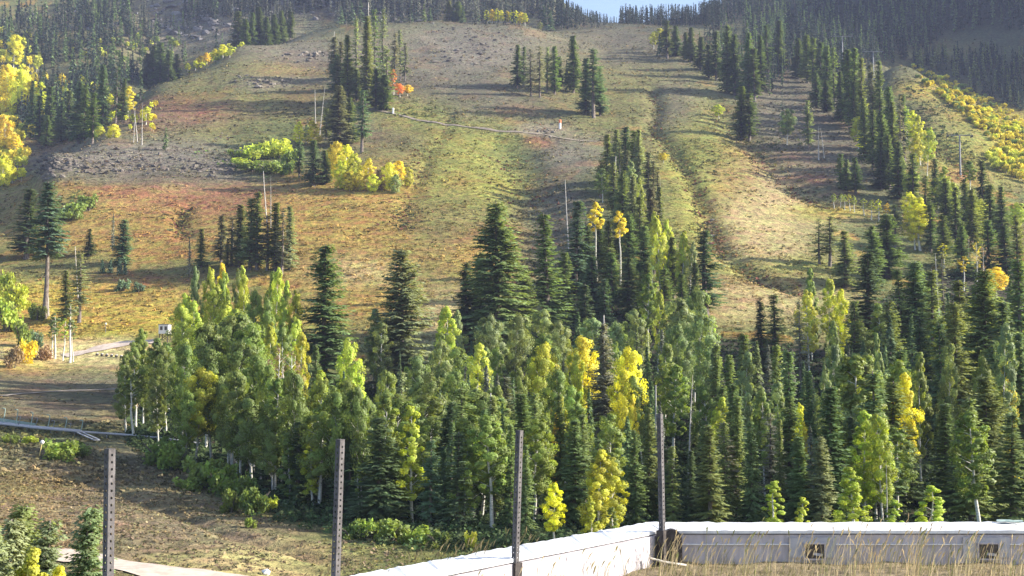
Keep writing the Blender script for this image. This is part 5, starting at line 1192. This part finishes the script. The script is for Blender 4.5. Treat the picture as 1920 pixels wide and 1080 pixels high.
# row of pale topped stones beside the bench path
for i, x in enumerate((182, 191, 200, 209, 218, 227)):
    p = gp(x, 667 + i * 0.8); g_ = np.random.default_rng(i)
    root = tag(link('kerb_stone', None, None, p), ['first', 'second', 'third', 'fourth', 'fifth', 'sixth'][i] + ' from left of six dark stones with pale tops by the path', 'stone', 'stones in a row beside the bench path')
    v = ico_v * np.array([0.36, 0.36, 0.30]) * (1 + g_.normal(0, 0.08, (12, 1))) + [0, 0, 0.25]
    link('stone_body', mesh_np('stone_body', v, np.zeros((0, 4), int), M_RUBBER, False, ICOF), root)
    v = ico_v * np.array([0.29, 0.29, 0.10]) * (1 + g_.normal(0, 0.08, (12, 1))) + [0.06, 0, 0.50]
    link('pale_top', mesh_np('pale_top', v, np.zeros((0, 4), int), M_WHITE, True, ICOF), root)

# white lift hut on dark legs, half hidden by the aspens
p = gp(309, 640); s_ = 1 / hpx(p.y)
hut = tag(link('lift_hut', None, None, p), 'small white hut on dark steel legs behind the aspens', 'hut')
w_, h0, h1 = 18 * s_, 14 * s_, 31 * s_
m = MB(); m.box((0, 0, (h0 + h1) / 2), (w_, w_ * 1.2, h1 - h0)); m.build('cabin', M_WHITE, hut)
m = MB(); m.box((0, 0, h1 + 0.06), (w_ * 1.16, w_ * 1.36, 0.1)); m.build('roof', M_STEEL, hut)
for sx in (-.22, .24):
    m = MB(); m.box((sx * w_, -w_ * 0.6 - 0.012, h0 + (h1 - h0) * 0.6), (w_ * 0.26, 0.02, (h1 - h0) * 0.4)); m.build('window', M_BLACK, hut)
for sx in (-1, 1):
    for sy in (-1, 1):
        m = MB(); m.tube([(sx * w_ * .42, sy * w_ * .5, -0.3), (sx * w_ * .42, sy * w_ * .5, h0)], 0.09, 6); m.build('leg', M_DKSTEEL, hut)
    m = MB(); m.tube([(-w_ * .42, sx * w_ * .5, 0.1), (w_ * .42, sx * w_ * .5, h0)], 0.06, 6); m.tube([(w_ * .42, sx * w_ * .5, 0.1), (-w_ * .42, sx * w_ * .5, h0)], 0.06, 6); m.build('brace', M_DKSTEEL, hut)

# long steel rail with curved hoops at the left
def rail_pt(x, y, up): p = gp(x, y); return Vector((p.x, p.y, p.z + up))
pts = [rail_pt(-30, 800, .6), rail_pt(0, 803, .6), rail_pt(60, 810, .6), rail_pt(150, 818, .6), rail_pt(225, 823, .6), rail_pt(300, 829, .55), rail_pt(375, 838, .5)]
rail = tag(link('steel_rail', None, None, pts[1]), 'long grey steel rail with curved hoops crossing the shady meadow', 'rail')
loc = lambda q: tuple(Vector(q) - pts[1])
m = MB(); m.tube([loc(q) for q in pts[:4]], 0.16, 8); m.tube([loc(q + Vector((0, 0.55, 0.12))) for q in pts[:4]], 0.13, 8); m.build('double_beam', M_PLATE, rail, True)
m = MB(); m.tube([loc(q) for q in pts[3:]], [0.15, .15, .14, .10], 8); m.build('pipe', M_PLATE, rail, True)
br = [rail_pt(140, 816, .5), rail_pt(176, 830, .35)]
m = MB()
for off in (0, 0.75): m.tube([loc(br[0] + Vector((off, 0, 0))), loc(br[1] + Vector((off, 0, 0)))], 0.1, 6)
m.tube([loc(br[1]), loc(br[1] + Vector((.75, 0, 0)))], 0.08, 6); m.build('branch_ramp', M_PLATE, rail, True)
for (x, hpx_) in [(4, 30), (28, 30), (33, 18), (56, 28), (65, 18), (88, 26), (97, 16), (120, 24), (128, 14), (150, 22)]:
    b = rail_pt(x, 803 + (x / 150) * 15, .55); hh = hpx_ / hpx(b.y)
    m = MB(); n_ = 9; q = []
    for i in range(n_):
        t = i / (n_ - 1); q.append(loc(b + Vector((0.30 * math.sin(t * 2.6) - 0.45 * max(t - .7, 0) * 2, 0.1, hh * math.sin(min(t * 1.9, 1.75))))))
    m.tube(q, 0.06, 6); m.build('hoop', M_GREENP if hpx_ > 20 else M_STEEL, rail, True)
m = MB(); a_, b_ = rail_pt(-30, 800, .8), rail_pt(62, 809, .8)
m.add([loc(a_ + Vector((0, .7, 0))), loc(b_ + Vector((0, .7, 0))), loc(b_ + Vector((0, .7, .25))), loc(a_ + Vector((0, .7, .6)))], [(0, 1, 2, 3)])
pn = m.build('side_panel', M_GREENP, rail); sm = pn.modifiers.new('thick', 'SOLIDIFY'); sm.thickness = 0.03
for x in (10, 50, 95, 140, 200, 260, 320):
    b = rail_pt(x, 803 + min(x, 150) / 150 * 15 + max(x - 150, 0) * 0.08, 0); m = MB(); m.tube([loc(b - Vector((0, 0, .3))), loc(b + Vector((0, 0, .6)))], 0.07, 6); m.build('support', M_STEEL, rail)

# fallen logs in the dark front of the wood, pale boulder by the road
for (x0, y0, x1, y1, r_, lab) in [(852, 952, 905, 964, .14, 'long pale fallen log under the trees left of the third post'), (880, 970, 902, 969, .09, 'short pale fallen log just below the longer one'), (745, 934, 772, 930, .08, 'thin fallen log under the trees right of the second post')]:
    a_, b_ = gp(x0, y0 + 4), gp(x1, y1 + 4); m = MB(); o_ = (a_ + b_) / 2
    m.tube([a_ - o_ + Vector((0, 0, .35)), (a_ + b_) / 2 - o_ + Vector((0, 0, .42)), b_ - o_ + Vector((0, 0, .3))], [r_, r_ * .9, r_ * .6], 8)
    tag(m.build('fallen_log', M_SNAG, None, True, o_), lab, 'log', 'fallen logs')
p = gp(500, 1078); v = ico_v * np.array([.32, .28, .26]) * (1 + np.random.default_rng(9).normal(0, .18, (12, 1))) + [0, 0, .12]
o_ = link('boulder', mesh_np('boulder', v, np.zeros((0, 4), int), M_WHITE, False, ICOF), None, p); tag(o_, 'pinkish white boulder at the lower edge of the meadow', 'boulder')

# ------------------------------------------------------------------ air: thin even haze round the whole place
haze_b = MB(); haze_b.box((0, 930, 305), (17000, 2200, 660))
M_HAZE = bpy.data.materials.new('haze'); t, out = nt(M_HAZE)
pv = t.nodes.new('ShaderNodeVolumePrincipled'); pv.inputs['Color'].default_value = (0.55, 0.63, 0.98, 1); pv.inputs['Density'].default_value = HAZE; pv.inputs['Anisotropy'].default_value = 0.0
t.links.new(pv.outputs[0], out.inputs['Volume'])
hz = haze_b.build('haze', M_HAZE); tag(hz, kind='stuff')

# ------------------------------------------------------------------ labels of the plants: look first, place second, order last
ORD = 'first second third fourth fifth sixth seventh eighth ninth tenth eleventh twelfth thirteenth fourteenth fifteenth sixteenth seventeenth eighteenth nineteenth twentieth'.split()
FORMW = {'broad': 'broad', 'mid': 'full', 'narrow': 'narrow', 'sparse': 'gappy', 'bare': 'bare-stemmed', 'young': 'young', 'plume': 'upright', 'pointed': 'pointed', 'round': 'rounded', 'slender': 'slender', 'tuft': 'small-crowned', 'thin': 'half-bare', 'shrubby': 'bushy', '-': 'leafy'}
NOUN = {'spruce': 'spruce', 'aspen': 'aspen', 'dead': 'dead trunk', 'bush': 'bush'}
CAT = {'spruce': 'spruce tree', 'aspen': 'aspen tree', 'dead': 'dead tree', 'bush': 'bush'}
GRP = {'spruce': 'spruces', 'aspen': 'aspens', 'dead': 'dead trunks', 'bush': 'bushes'}
byl = {}
for r in PLANTS:
    hp = r['h'] / r['Y'] * F_PX
    if r['kind'] == 'dead': base = f"{'tall' if hp > 90 else 'short'} bare grey dead trunk {r['zone']}"
    else: base = f"{'tall ' if hp > 170 else 'small ' if hp < 60 else ''}{FORMW[r['form']]} {WORD[r['tint']]} {NOUN[r['kind']]} {r['zone']}"
    r['base'] = base; byl.setdefault(base, []).append(r)
for base, rs in byl.items():
    rs.sort(key=lambda r: r['px'])
    for i, r in enumerate(rs):
        lab = base
        if len(rs) == 2: lab = base + (', the left one' if i == 0 else ', the right one')
        elif 2 < len(rs) <= 20: lab = base + (', leftmost' if i == 0 else ', rightmost' if i == len(rs) - 1 else f', {ORD[i]} from left')
        tag(r['o'], lab, CAT[r['kind']], GRP[r['kind']] + ' ' + r['zone'])
